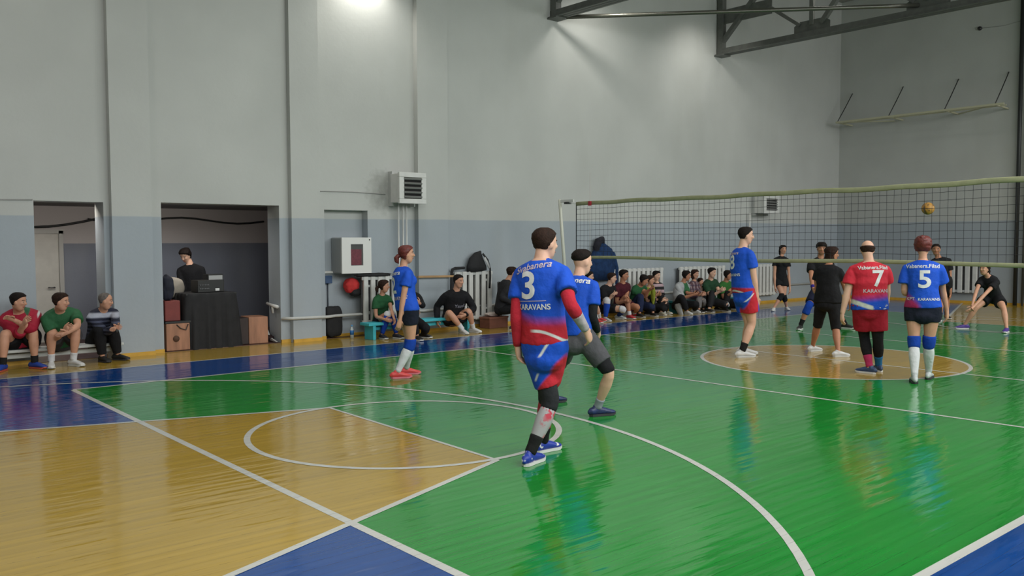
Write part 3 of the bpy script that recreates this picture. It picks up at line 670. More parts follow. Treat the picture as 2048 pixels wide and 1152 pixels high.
class Person:
    def __init__(s, label, ref, S_, rot, head, neck, pelvis, armL=None, armR=None, legL=None, legR=None, hrot=None, hpitch=0, hroll=0,
                 sex='m', bulk=1., skin_c=SK, vox=.011, fing=True, hs=1., curl=.35, group=None, seated=False, twist=0, hipw=1., shw=1., groundz=0., face=True, maxy=None):
        s.S, s.sex, s.bulk, s.vox, s.hs, s.seated = S_, sex, bulk, vox, hs, seated
        s.D0 = depth(G(*ref)); s.vy = viewyaw(ref[0]); rad = math.radians
        s.yaw = s.vy-rad(rot); s.F = Vector((math.cos(s.yaw), math.sin(s.yaw), 0)); s.L = Vector((-s.F.y, s.F.x, 0))
        J = lambda p: at(p[0], p[1], s.D0+(p[2] if len(p) > 2 else 0))
        s.J = J
        s.Hc, s.N, s.P = J(head), J(neck), J(pelvis)
        s.root = empty('person', (s.P.x, s.P.y, 0), s.yaw, label, 'person', group)
        hy = viewyaw(head[0])-rad(rot if hrot is None else hrot)
        s.hm = Matrix.Rotation(hy, 3, 'Z') @ Matrix.Rotation(rad(hpitch), 3, 'Y') @ Matrix.Rotation(rad(hroll), 3, 'X')   # x forward, y left, z up
        k = (s.N-s.Hc).length
        if k > .098*S_*hs: s.N = s.Hc+(s.N-s.Hc)*(.098*S_*hs/k)
        if maxy is not None and s.P.y > maxy: s.P.y = maxy
        s.root.location = (s.P.x, s.P.y, 0); s.root.matrix_basis = Matrix.Translation((s.P.x, s.P.y, 0)) @ Matrix.Rotation(s.yaw, 4, 'Z')
        s.up = (s.N-s.P).normalized(); s.tl = (s.N-s.P).length
        la = lambda a: (lambda q: (q-s.up*q.dot(s.up)).normalized())(Matrix.Rotation(rad(a), 3, 'Z') @ s.L)
        s.lp, s.ls = la(0), la(-twist)
        s.fw = s.ls.cross(s.up)                         # chest forward
        s.sh = {k: s.N-s.up*.060*S_+s.ls*(g*(.103 if sex == 'm' else .091)*S_*shw*bulk**.5) for k, g in (('L', 1), ('R', -1))}
        s.hip = {k: s.P+s.lp*(g*.049*S_*hipw) for k, g in (('L', 1), ('R', -1))}
        s.arm, s.leg, s.toe, s.foot = {}, {}, {}, {}
        for k, a in (('L', armL), ('R', armR)):
            g = 1 if k == 'L' else -1
            if a is None:
                w = s.sh[k]+Vector((0, 0, -.30*S_))+s.F*.03*S_+s.L*g*.03*S_; hint = s.sh[k]+Vector((0, 0, -.16*S_))-s.F*.1+s.L*g*.08
            else: w = J(a[1]); hint = J(a[0])
            s.arm[k] = s.ik(s.sh[k], w, .168*S_, .150*S_, hint)
        for k, a in (('L', legL), ('R', legR)):
            g = 1 if k == 'L' else -1
            gp = G(a[1][0], a[1][1], groundz); an = gp+Vector((0, 0, .048*S_+(a[3] if len(a) > 3 else 0)))
            s.toe[k] = s.vy-rad(a[2] if len(a) > 2 and a[2] is not None else rot); s.foot[k] = gp+Vector((0, 0, a[3] if len(a) > 3 else 0))
            hint = J(a[0]) if a[0] else (s.hip[k]+an)/2+s.F*.5
            s.leg[k] = s.ik(s.hip[k], an, .245*S_, .232*S_, hint)
        s.body(skin_c, fing, curl, face)
    def ik(s, a, b, l1, l2, hint):
        d = (b-a).length
        if d > (l1+l2)*.999: k = d/(l1+l2)*1.001; l1 *= k; l2 *= k
        if d < abs(l1-l2)*1.02: d = abs(l1-l2)*1.02
        x = (l1*l1-l2*l2+d*d)/(2*d); h = math.sqrt(max(l1*l1-x*x, 0)); t = (b-a).normalized()
        q = hint-a; q = q-t*q.dot(t); q = q.normalized() if q.length > 1e-5 else t.orthogonal().normalized()
        return [a, a+t*x+q*h, b]
    # ---- curves
    def limb(s, pts, u):
        a, m, b = pts
        w = .14
        if u < 1-w: return a.lerp(m, u)
        if u > 1+w: return m.lerp(b, u-1)
        p0, p2 = a.lerp(m, 1-w), m.lerp(b, w); v = (u-1+w)/(2*w)
        return p0*(1-v)**2+m*2*v*(1-v)+p2*v*v
    def rad_leg(s, u):
        k = s.S*s.bulk**.5*(1 if s.sex == 'm' else .97)
        return k*ip(u, [0, .2, .5, .8, 1, 1.15, 1.35, 1.6, 1.85, 2], [.053, .052, .045, .036, .0315, .030, .0335, .027, .0195, .0195])
    def rad_arm(s, u):
        k = s.S*s.bulk**.5*(1 if s.sex == 'm' else .84)
        return k*ip(u, [0, .15, .45, .8, 1, 1.25, 1.6, 2], [.0285, .0315, .029, .0245, .0235, .0245, .0195, .0155])
    def torso(s, t):
        A = MA if s.sex == 'm' else FA
        c = s.P+s.up*(t*s.tl)+s.fw*(-.010*s.S*math.sin(max(0, min(1, t))*pi))
        bl = 1+(s.bulk-1)*(1.4 if t < .6 else .7)
        return c, ip(t, TT, A)*s.S*bl*ip(t, [0, 1], [1, 1]), ip(t, TT, MB)*s.S*(1+(s.bulk-1)*(2. if t < .6 else 1.))*(1 if s.sex == 'm' else .93)
    def side(s, t): return s.lp.lerp(s.ls, max(0, min(1, t)))
    def tube(s, bm, pts, rf, u0, u1, inf, n=12, k=10, rnd=(0, 0), flare=0):
        us = [u0+(u1-u0)*i/k for i in range(k+1)]
        loft(bm, [s.limb(pts, u) for u in us], [rf(u)+inf+flare*(i/k) for i, u in enumerate(us)], n, rnd=rnd)
    def traps(s, bm, inf):
        S_ = s.S; b = s.bulk**.5*(1 if s.sex == 'm' else .85)
        for sd in 'LR':
            q = s.sh[sd]; m = s.N.lerp(q, .5)
            loft(bm, [s.N-s.up*.012*S_, m-s.up*.004*S_, q, q-s.up*.02*S_], [(.031*S_*b+inf*.3, .026*S_*b+inf*.3), (.027*S_*b+inf*.8, .026*S_*b+inf*.8), (.0275*S_*b+inf, .028*S_*b+inf), (.026*S_*b+inf, .026*S_*b+inf)], 12, side=s.fw, rnd=(1, 1))
    # ---- body
    def headpt(s, f, l, u): return s.Hc+s.hm @ Vector((f*s.S*s.hs, l*s.S*s.hs, u*.0655*s.S*s.hs))
    def body(s, col, fing, curl, face):
        S_ = s.S; bm = bmesh.new()
        ts = [-.12, -.06, 0, .12, .25, .38, .52, .66, .78, .87, .93, .97, 1.]
        T = [s.torso(t) for t in ts]
        loft(bm, [c for c, a, b in T], [(a, b) for c, a, b in T], 16, side=[s.side(t) for t in ts])
        if s.sex == 'f':
            for g in (1, -1):
                c, a, b = s.torso(.66); ball_mesh(bm, c+s.ls*g*a*.45+s.fw*b*.72, .034*S_)
        nb = s.headpt(-.012, 0, -.45); nr = (.030 if s.sex == 'm' else .0245)*S_*s.bulk**.5
        loft(bm, [s.N-s.up*.03*S_, s.N.lerp(nb, .5), nb, s.headpt(-.004, 0, 0)], [nr*1.25, nr*1.02, nr, nr*.95], 12)
        fh, lh = s.hm.col[0], s.hm.col[1]
        loft(bm, [s.headpt(c, 0, u) for c, u in zip(HC, HU)], [(w*S_*s.hs, d*S_*s.hs) for w, d in zip(HW, HD)], 16, side=lh)
        # nose, brow ridge, ears, lips
        k = S_*s.hs
        loft(bm, [s.headpt(.046, 0, .12), s.headpt(.053, 0, -.1), s.headpt(.058, 0, -.26), s.headpt(.05, 0, -.36)], [(.005*k, .006*k), (.006*k, .008*k), (.0085*k, .008*k), (.006*k, .004*k)], 8, side=lh, rnd=(1, 1))
        for g in (1, -1):
            ball_mesh(bm, s.headpt(-.002, g*.0445, -.08), (.012*k, .005*k, .0185*k), 10, 8, s.hm @ Matrix.Rotation(g*.35, 3, 'Z'))
            ball_mesh(bm, s.headpt(.038, g*.02, -.18), (.012*k, .013*k, .012*k), 10, 8, s.hm)
        s.traps(bm, 0)
        for sd in 'LR':
            A = s.arm[sd]; s.tube(bm, A, s.rad_arm, 0, 2, 0, 12, 16, (1, 0))
            Lg = s.leg[sd]; s.tube(bm, Lg, s.rad_leg, -.02, 2, 0, 14, 18, (1, 1))
        hands = {}
        for sd, g in (('L', 1), ('R', -1)):
            e, w = s.arm[sd][1], s.arm[sd][2]; d = (w-e).normalized()
            sp = s.F*.6+Vector((0, 0, .8)); sp = (sp-d*sp.dot(d)).normalized()
            nm = (d.cross(sp)*(1 if g > 0 else -1)).normalized()    # towards the palm
            if nm.dot(s.L)*g > 0: nm = -nm
            d2 = (d+nm*.15).normalized(); hands[sd] = (w, d2, sp, nm)
            loft(bm, [w-d*.01, w+d2*.018*S_, w+d2*.04*S_, w+d2*.056*S_], [(.0165*S_, .013*S_), (.020*S_, .013*S_), (.0235*S_, .0115*S_), (.021*S_, .009*S_)], 10, side=sp, rnd=(0, 1))
        me = remeshed(bm, s.vox, 3)
        bm = bmesh.new(); bm.from_mesh(me); bpy.data.meshes.remove(me)
        for f in bm.faces: f.material_index = 0
        for sd, (w, d, sp, nm) in hands.items():
            kn = w+d*.052*S_
            for i, (o, ln) in enumerate(((.0165, .040), (.0058, .046), (-.005, .044), (-.0152, .035))):
                if not fing: ln *= .9
                p = kn+sp*o*S_-d*.006*S_; dd = d.copy(); pts = [p]
                for j in range(3):
                    dd = (dd*math.cos(curl*(.8+.12*i))+nm*math.sin(curl*(.8+.12*i))).normalized(); pts.append(pts[-1]+dd*ln*S_*(.42, .33, .25)[j]*1.05)
                loft(bm, pts, [.0052*S_, .0051*S_, .0046*S_, .0039*S_], 7, rnd=(1, 1))
            p = w+d*.014*S_+sp*.015*S_; t1 = (sp*.75+d*.6+nm*.35).normalized(); t2 = (d*.85+sp*.3+nm*.45).normalized()
            loft(bm, [p, p+t1*.02*S_, p+t1*.02*S_+t2*.017*S_, p+t1*.02*S_+t2*.031*S_], [.0085*S_, .0068*S_, .0058*S_, .0045*S_], 8, rnd=(1, 1))
        if face:
            for g in (1, -1):
                ball_mesh(bm, s.headpt(.0445, g*.0175, .0), (.0045*k, .0075*k, .0038*k), 10, 6, s.hm, 1)
                ball_mesh(bm, s.headpt(.0475, g*.0175, .0), (.0028*k, .0038*k, .0034*k), 8, 6, s.hm, 2)
                loft(bm, [s.headpt(.0475, g*.009, .17), s.headpt(.0485, g*.018, .215), s.headpt(.041, g*.028, .17)], [(.0022*k, .0026*k)]*3, 6, mi=4, rnd=(1, 1))
            loft(bm, [s.headpt(.043, -.014, -.56), s.headpt(.0495, 0, -.545), s.headpt(.043, .014, -.56)], [(.0028*k)]*3, 6, mi=3, rnd=(1, 1))
        s.bodyo = build('body', bm, [skin(col), M_eye, M_iris, M_lip, M_brow], s.root, True, world=True)
    # ---- clothes
    def cloth(s, name, bm, mat, it=4, vox=None, wr=.004, label=None, parent=None, fq=9.):
        me = remeshed(bm, vox or max(s.vox, .012), it)
        b2 = bmesh.new(); b2.from_mesh(me); bpy.data.meshes.remove(me); b2.normal_update()
        sd = sum(map(ord, s.root.name)) % 97
        for v in b2.verts:
            q = v.co*fq; v.co += v.normal*(wr*(noise.noise(Vector((q.x, q.y, q.z*.55+sd)))+.5*noise.noise(q*2.3)))
        o = build(name, b2, mat, parent or s.root, True, world=True)
        if label: o['label'] = label
        return o
    def top(s, mat, name='shirt', hem=-.14, sleeve=.55, loose=.012, slf=.012, wr=.005, neck=.05, split=None):
        hem = max(hem, .0) if s.seated else hem
        S_ = s.S; bm = bmesh.new(); ts = [hem, hem*.5+.01, .05, .16, .28, .4, .52, .64, .76, .86, .925, .965, .99]
        T = []
        ch = s.torso(.70)
        for t in ts:
            c, a, b = s.torso(max(t, -.05)); c = s.torso(t)[0]; lo = loose
            if t < .6: a = max(a, ch[1]*(.90 if s.sex == 'm' else .84)); b = max(b, ch[2]*.97)
            if t > .9: lo = loose*.55
            if t > .98: a, b, lo = max(a, neck*S_*.8), max(b, neck*S_*.75), 0
            T.append((c, (a+lo, b+lo+.002)))
        loft(bm, [x[0] for x in T], [x[1] for x in T], 20, side=[s.side(t) for t in ts])
        if s.sex == 'f':
            for g in (1, -1):
                c, a, b = s.torso(.66); ball_mesh(bm, c+s.ls*g*a*.45+s.fw*b*.75, .036*S_+loose*.6)
        if sleeve:
            for sd in 'LR':
                k = 10 if sleeve < 1 else 18; us = [sleeve*i/k for i in range(k+1)]
                loft(bm, [s.limb(s.arm[sd], u) for u in us], [s.rad_arm(u)+(.006+loose*.45)*min(1, .6+u)+slf*(i/k)**1.3 for i, u in enumerate(us)], 14, rnd=(1, 0))
            s.traps(bm, .006+loose*.3)
        return s.cloth(name, bm, mat, 4, wr=wr)
    def bottoms(s, mat, name='shorts', frac=.7, top=.12, loose=.014, flare=.03, wr=.005):
        bm = bmesh.new(); ts = [-.09, -.05, 0, .06, top] if s.seated else [-.2, -.1, 0, .06, top]
        T = [s.torso(t) for t in ts]
        loft(bm, [c for c, a, b in T], [(a+loose*.8, b+loose*.8) for c, a, b in T], 18, side=[s.lp]*5)
        for sd in 'LR': s.tube(bm, s.leg[sd], s.rad_leg, -.04, frac, loose, 16, 8 if frac < 1 else 18, (1, 0), flare)
        c = (s.leg['L'][0].lerp(s.leg['L'][1], .12)+s.leg['R'][0].lerp(s.leg['R'][1], .12))/2
        if not s.seated: ball_mesh(bm, c, .05*s.S)
        ball_mesh(bm, s.P-s.up*(.02 if s.seated else .05)*s.S-s.fw*.02*s.S, (.085*s.S*s.bulk**.5, .062*s.S*s.bulk**.5, .06*s.S), rot=Matrix((s.lp, s.fw, s.up)).transposed())
        return s.cloth(name, bm, mat, 4, wr=wr)
    def band(s, name, limb, sd, u0, u1, inf, mat, label=None, parent=None, puff=0):
        bm = bmesh.new(); pts = (s.leg if limb == 'leg' else s.arm)[sd]; rf = s.rad_leg if limb == 'leg' else s.rad_arm
        k = 10; us = [u0+(u1-u0)*i/k for i in range(k+1)]
        loft(bm, [s.limb(pts, u) for u in us], [rf(u)+inf*(.55 if i in (0, k) else 1)+puff*math.sin(pi*i/k) for i, u in enumerate(us)], 14)
        o = build(name, bm, mat, parent or s.root, True, world=True)
        if label: o['label'] = label
        return o
    def shoes(s, mat, sole=None, low=True, only='LR', mats=None):
        sole = sole or plain('sole_white', (.6, .6, .58), .5)
        k = s.S/1.8
        for sd in only:
            y = s.toe[sd]; fx = Vector((math.cos(y), math.sin(y), 0)); fl_ = Vector((-fx.y, fx.x, 0)); o = s.foot[sd]
            bm = bmesh.new()
            X = [-.085, -.07, -.03, .02, .07, .12, .16, .185, .197]
            Wd = [.022, .034, .037, .037, .042, .047, .043, .031, .015]
            Ht = [.070, .088, .098, .098, .083, .066, .055, .046, .036]
            loft(bm, [o+fx*(x*k)+Vector((0, 0, (h*k+.014)/2)) for x, h in zip(X, Ht)], [(w_*k, (h*k-.014)/2) for w_, h in zip(Wd, Ht)], 16, side=fl_, rnd=(1, 1))
            an = s.leg[sd][2]; loft(bm, [o+fx*(-.018*k)+Vector((0, 0, .05*k)), o.lerp(an, 1.0)+fx*(-.006)+Vector((0, 0, .0)), an+Vector((0, 0, .014))], [(.036*k, .05*k), (.036*k, .044*k), (.036*k, .042*k)], 14, side=fl_)
            sh = s.cloth('shoe', bm, (mats or {}).get(sd, mat), 2, vox=max(.007, s.vox*.8), wr=0)
            bm = bmesh.new(); n = 22; ring = []
            for zi in (0.002, .024):
                rr = []
                for i in range(n):
                    a = 2*pi*i/n; xx = .057+.147*math.cos(a); hw = ip(xx, [-.09, -.06, .0, .06, .12, .17, .204], [.02, .037, .038, .041, .050, .044, .02])*1.03
                    hw = hw*min(1, abs(math.sin(a))*1.9) if True else hw
                    rr.append(bm.verts.new(o+fx*(xx*k)+fl_*(hw*k*(1 if math.sin(a) > 0 else -1))+Vector((0, 0, zi+(.010*k if xx > .17 else 0)))))
                ring.append(rr)
            for i in range(n): bm.faces.new((ring[0][i], ring[0][(i+1) % n], ring[1][(i+1) % n], ring[1][i]))
            bm.faces.new(ring[0][::-1]); bm.faces.new(ring[1])
            bmesh.ops.transform(bm, matrix=s.root.matrix_basis.inverted(), verts=bm.verts)
            build('sole', bm, sole, sh, False)
    # ---- hair
    LINES = {'short': [-.52, -.42, -.02, .30, .50, .56], 'full': [-.75, -.62, -.15, .25, .48, .55], 'fade': [.10, .12, .25, .40, .52, .60], 'recede': [-.45, -.36, .0, .40, .72, .80], 'cap': [.0, .02, .12, .25, .34, .36]}
    def hair(s, style, mat, th=.006, tail=None, lift=.05):
        S_ = s.S*s.hs; bm = bmesh.new(); n = 28
        line = s.LINES['recede' if style == 'bald' else style]
        us = [-.6+i*.1 for i in range(16)]+[.95, .985]; rings = []
        for u in us:
            w, d, c = ip(u, HU, HW), ip(u, HU, HD), ip(u, HU, HC); r = []
            for i in range(n):
                a = 2*pi*i/n; ca, sa = math.cos(a), math.sin(a)
                lv = ip(ca, [-1, -.5, 0, .4, .75, 1], line); e = (u-lv)/(.22 if style in ('short', 'recede', 'fade') else .12)
                m = max(0, min(1, e+.5))
                if style == 'bald': m = min(m, max(0, min(1, (.42-u)/.1)))
                t = th*(1+.5*noise.noise(Vector((ca*4, sa*4, u*5+s.S*9))))
                q = -.011+(t+.011)*m
                r.append(bm.verts.new(s.headpt(c+(d+q)*ca, (w+q)*sa, u+(lift*m*max(0, u) if style != 'bald' else 0))))
            rings.append(r)
        for i in range(len(rings)-1):
            for k in range(n): bm.faces.new((rings[i][k], rings[i][(k+1) % n], rings[i+1][(k+1) % n], rings[i+1][k]))
        bm.faces.new(rings[-1]); bm.faces.new(rings[0][::-1])
        ho = build('hair', bm, mat, s.root, True, world=True)
        if tail:
            bm = bmesh.new(); H = s.headpt
            if tail == 'pony':
                pts = [H(-.045, 0, .15), H(-.064, 0, .02), H(-.074, 0, -.3), H(-.072, 0, -.8), H(-.066, 0, -1.25)]; rr = [.016, .018, .019, .016, .007]
            elif tail == 'shortpony':
                pts = [H(-.045, 0, -.08), H(-.064, 0, -.16), H(-.078, 0, -.35), H(-.075, 0, -.72), H(-.066, 0, -.95)]; rr = [.014, .016, .020, .018, .007]
            elif tail == 'bun':
                pts = [H(-.03, 0, .35), H(-.045, 0, .6), H(-.05, 0, .8)]; rr = [.022, .026, .018]
            elif tail == 'long':
                pts = [H(-.02, 0, .5), H(-.038, 0, .05), H(-.044, 0, -.5), H(-.045, 0, -1.05), H(-.048, 0, -1.5)]; rr = [(.036, .025), (.043, .024), (.044, .024), (.042, .02), (.02, .01)]
            elif tail == 'bob':
                pts = [H(-.012, 0, .5), H(-.02, 0, .0), H(-.022, 0, -.5), H(-.022, 0, -.95), H(-.024, 0, -1.1)]; rr = [(.038, .036), (.048, .04), (.050, .042), (.044, .036), (.025, .02)]
            rr = [(r*S_, r*S_) if not isinstance(r, tuple) else (r[0]*S_, r[1]*S_) for r in rr]
            loft(bm, pts, rr, 14, side=s.hm.col[1], rnd=(1, 1))
            nm = {'pony': 'ponytail', 'shortpony': 'ponytail', 'bun': 'hair_bun', 'long': 'long_hair', 'bob': 'hair_length'}[tail]
            s.cloth(nm, bm, mat, 2, vox=.009, wr=.004, fq=25)
        return ho
    # ---- lettering laid on the garment
    def letter(s, garment, text, t, lat, h, mat, name, bold=0., front=False, curve=0., sx=1., tilt=0.):
        cu = bpy.data.curves.new('txt', 'FONT'); cu.body = text; cu.size = 1; cu.align_x = 'CENTER'; cu.align_y = 'CENTER'; cu.offset = bold; cu.resolution_u = 4
        o = bpy.data.objects.new('txt', cu); COL.objects.link(o); bpy.context.view_layer.update()
        me = bpy.data.meshes.new_from_object(o.evaluated_get(bpy.context.evaluated_depsgraph_get()))
        bpy.data.objects.remove(o); bpy.data.curves.remove(cu)
        bm = bmesh.new(); bm.from_mesh(me); bpy.data.meshes.remove(me)
        sc = h/.70
        for v in bm.verts: v.co = Vector((v.co.x*sc*sx, v.co.y*sc, 0))
        for _ in range(3):
            ed = [e for e in bm.edges if e.calc_length() > .02]
            if not ed: break
            bmesh.ops.subdivide_edges(bm, edges=ed, cuts=1, use_grid_fill=False); bmesh.ops.triangulate(bm, faces=[f for f in bm.faces if len(f.verts) > 3])
        mi = s.root.matrix_basis.inverted(); R3 = mi.to_3x3()
        gm = garment.data; tree = BVHTree.FromPolygons([v.co for v in gm.vertices], [tuple(p.vertices) for p in gm.polygons])
        c = mi @ s.torso(t)[0]; sg = 1 if front else -1
        upv = R3 @ s.up; bk = (R3 @ s.fw)*sg; rt = (R3 @ s.ls)*(1 if front else -1)
        for v in bm.verts:
            p = c+rt*(v.co.x+lat)+upv*(v.co.y+curve*(v.co.x**2)+tilt*v.co.x); hit = tree.ray_cast(p+bk*.6, -bk, 1.)
            if hit[0] is None: hit = tree.find_nearest(p+bk*.1)
            v.co = hit[0]+(hit[1] if hit[1].dot(bk) > -.2 else bk)*.004
        o = build(name, bm, mat, garment, False)
        return o
BLUE, RED, WHT = (.008, .075, .52), (.50, .018, .035), (.62, .62, .62)
def kit(name, main, parts, shadevar=.12):
    t = Tree(name, .75, .3); t.mix(1, main)
    for fn in parts: fn(t)
    t.value(t.noise(7, 3), 1-shadevar, 1+shadevar); t.bump(t.noise(16, 3), .5, .02)
    return t.done()
def seg(t, y0, z0, y1, z1, w, c, ax=None):
    """a tapering streak from (y0,z0) to (y1,z1) seen from behind"""
    k = (y1-y0)/(z1-z0+1e-6); lo, hi = min(z0, z1), max(z0, z1)
    m = ((ax or t.y)-y0-(t.z-z0)*k).abs().lt(w, .006)*t.z.gt(lo, .01)*t.z.lt(hi, .01); t.mix(m, c)
M_num = plain('print_white', (.68, .68, .68), .7)
M_pink = plain('print_pale', (.52, .42, .46), .7)
BLK = cloth('black_cloth', (.011, .011, .013), .2); NAVYS = cloth('navy_shorts', (.010, .012, .024), .2)
HB = plain('hair_dark', (.012, .008, .007), .7, .15, var=.3, scale=40, bump=.5); HR = plain('hair_red', (.115, .016, .012), .5, var=.3, scale=40, bump=.5)
HG = plain('hair_grey', (.12, .10, .09), .7, var=.3, scale=40, bump=.4); HBR = plain('hair_brown', (.026, .013, .009), .7, .15, var=.3, scale=40, bump=.5)
KB = cloth('knee_blue', (.008, .05, .34)); SOCKW = cloth('sock_white', (.60, .60, .62), .06); SOCKB = cloth('sock_black', (.012, .012, .012)); SHW = plain('shoe_white', (.62, .62, .62), .5, var=.08)

# --- player 3, walking away in the foreground
p = P3 = Person('player in blue jersey number 3 walking away in the foreground', (1070, 928), 1.83, 26, (1090, 487, .03), (1082, 519, 0), (1090, 694, .02),
    armL=((1030, 622, -.05), (1035, 692, .08)), armR=((1142, 602, -.22), (1172, 660, -.16)), legL=((1084, 780, .05), (1060, 929), 30), legR=((1077, 782, .3), (1086, 904), 46),
    hrot=52, bulk=1.04, shw=.94, hipw=.85, vox=.009, skin_c=SKP, curl=.45)
j = p.top(kit('jersey_three', BLUE, [
    lambda t: t.mix((t.z-(t.y*.25).op('MAXIMUM', 0.)).lt(1.115, .04), (.42, .025, .10)),
    lambda t: t.mix((t.z-(t.y*.10).op('MAXIMUM', 0.)).lt(1.075, .02), RED),
    lambda t: t.mix((t.z-1.035+(t.y*t.y)*2.2*t.y.lt(0, .01)).abs().lt(.011, .004)*t.y.lt(.04, .02), WHT)]), 'jersey', hem=.10, sleeve=.66, loose=.016, slf=.02)
p.letter(j, '3', .70, -.045, .20, M_num, 'number', .02, sx=1.05)
p.letter(j, 'Svabanera', .925, -.02, .05, M_pink, 'name_print', .015, curve=-.6, tilt=.18)
p.letter(j, 'KARAVANS', .47, -.015, .042, M_num, 'club_print', .02, sx=.9)
p.letter(j, '–––––––', .545, -.03, .05, M_pink, 'rule_print', .0)
p.band('collar', 'arm', 'L', 0, .01, 0, BLK) if False else None
p.bottoms(kit('shorts_three', BLUE, [
    lambda t: t.mix((t.y+(t.z*.79)).lt(.49, .012), RED),
    lambda t: seg(t, -.10, .97, -.02, .84, .011, WHT), lambda t: seg(t, .02, .70, .05, .64, .009, WHT)]), frac=.72, top=.17, loose=.018, flare=.006)
RS = cloth('arm_sleeve_red', (.46, .022, .04)); GS = cloth('arm_sleeve_grey', (.38, .34, .36))
p.band('arm_sleeve', 'arm', 'L', .50, 1.98, .006, RS); 
a = p.band('arm_sleeve', 'arm', 'R', .50, 1.45, .006, RS); p.band('sleeve_cuff', 'arm', 'R', 1.42, 1.97, .006, GS, 'pale grey lower sleeve', a)
p.band('sleeve_top', 'arm', 'R', .48, .72, .008, BLK, 'black top of the sleeve', a)
t = Tree('leg_sleeve_pattern', .8); t.mix(1, (.36, .35, .36)); t.mix(t.noise(26, 2).gt(.5, .03)*(t.noise(5, 1)+t.y*-1.2).gt(.52, .05), (.5, .05, .08)); M_legpat = t.done()
for sd in 'LR':
    k = p.band('knee_pad', 'leg', sd, .68, 1.14, .008, cloth('knee_black', (.022, .022, .026)), puff=.004)
    p.band('calf_sleeve', 'leg', sd, 1.12, 1.76, .006, M_legpat if sd == 'L' else cloth('calf_red', (.42, .05, .07)), 'grey and red patterned calf sleeve' if sd == 'L' else 'red calf sleeve')
    p.band('sock', 'leg', sd, 1.66, 2.0, .010, SOCKB)
t = Tree('shoe_blue', .45); t.mix(1, (.012, .035, .30)); t.mix(t.noise(16, 1).gt(.60, .02), WHT); p.shoes(t.done())
p.hair('short', HBR, .006)

# --- player in grey shorts behind him
p = PB = Person('player with an undercut in blue jersey and grey shorts behind number 3', (1200, 833), 1.80, 34, (1165, 524, .12), (1157, 553, .08), (1152, 672, 0),
    armL=((1128, 640, .25), (1150, 668, .45)), armR=((1182, 636, -.12), (1196, 664, .12)), legL=((1120, 735, .55), (1100, 806), 60), legR=((1184, 728, -.05), (1195, 832), 62),
    hrot=58, bulk=.98, vox=.010, skin_c=SKP)
j = p.top(kit('jersey_blue', BLUE, []), 'jersey', hem=0, sleeve=.60, loose=.014, slf=.018)
p.letter(j, 'vabanera', .90, .04, .055, M_num, 'name_print', .02, curve=-.5)
p.bottoms(cloth('grey_shorts', (.075, .075, .082)), frac=.74, loose=.012, flare=.02)
for sd in 'LR':
    p.band('compression_cuff', 'leg', sd, .62, .98, .010, BLK, 'black cuff below the grey shorts'); p.band('sock', 'leg', sd, 1.74, 2, .007, cloth('sock_grey', (.28, .3, .34)))
p.band('arm_sleeve', 'arm', 'R', .5, 1.9, .006, BLK)
p.shoes(plain('shoe_navy', (.018, .03, .10), .45, var=.5, scale=30), plain('sole_dark', (.03, .03, .035), .6))
p.hair('fade', HB, .009, lift=.12)
bm = bmesh.new()
# --- red-haired woman, number 2
p = P1 = Person('red-haired player with ponytail in blue jersey number 2 and red shoes', (808, 755), 1.70, 70, (813, 508, 0), (804, 536, 0), (816, 622, 0),
    armR=((803, 594, -.20), (800, 640, -.16)), armL=((818, 596, .2), (806, 640, .2)), legR=((810, 684, -.07), (795, 757), 78), legL=((818, 682, .08), (813, 749), 82), hrot=86, hpitch=-4, sex='f', bulk=1.12, vox=.010)
j = p.top(kit('jersey_two', BLUE, []), 'jersey', hem=.02, sleeve=.52, loose=.016, slf=.022)
p.letter(j, '2', .58, .0, .20, M_num, 'number', .02); p.letter(j, 'Vabanera', .86, .0, .05, M_num, 'name_print', .015); p.letter(j, 'KARAVANS', .30, 0, .045, M_pink, 'club_print', .02)
p.bottoms(NAVYS, frac=.42, top=.14, loose=.014, flare=.004, wr=.002)
for sd in 'LR':
    p.band('knee_pad', 'leg', sd, .86, 1.22, .012, KB, puff=.008); p.band('sock', 'leg', sd, 1.18, 2, .006, SOCKW)
p.shoes(plain('shoe_red', (.62, .06, .06), .45, var=.15), plain('sole_pink', (.6, .16, .2), .5))
p.hair('full', HR, .009, 'shortpony')
# --- player 8
p = P8 = Person('tall player in blue jersey number 8 standing at the left of the yellow circle', (1488, 714), 1.93, 58, (1492, 471, 0), (1484, 497, 0), (1489, 585, 0),
    armR=((1507, 556, -.20), (1514, 596, -.12)), armL=((1482, 556, .25), (1492, 592, .3)), legR=((1494, 648, -.05), (1484, 715), 66), legL=((1492, 648, .12), (1487, 709), 78), hrot=80, bulk=1.10, vox=.010, skin_c=SKP)
zb = p.P.z
j = p.top(kit('jersey_eight', BLUE, [lambda t: t.mix((t.z).lt(zb+.075, .012), (.42, .02, .035)),
    lambda t: t.mix((t.z-zb-.03+(t.y*t.y)*1.2).abs().lt(.012, .005)*t.y.lt(.08, .03), WHT)]), 'jersey', hem=.01, sleeve=.56, loose=.014, slf=.02)
p.letter(j, '8', .67, -.02, .20, M_num, 'number', .02, sx=.95); p.letter(j, 'Vabanera', .88, -.01, .042, M_pink, 'name_print', .015); p.letter(j, 'KARAVANS', .40, -.02, .04, M_num, 'club_print', .02)
p.bottoms(kit('shorts_eight', BLUE, [lambda t: t.mix((t.x-(t.z-zb)*.30).gt(-.005, .012)*t.x.lt(.12, .01)*t.y.lt(.0, .01), RED), lambda t: seg(t, .02, zb+.0, -.09, zb-.13, .012, WHT, t.x)]), frac=.62, top=.08, loose=.016, flare=.03)
for sd in 'LR': p.band('sock', 'leg', sd, 1.72, 2, .010, SOCKB)
p.shoes(SHW); p.hair('short', HB, .008)
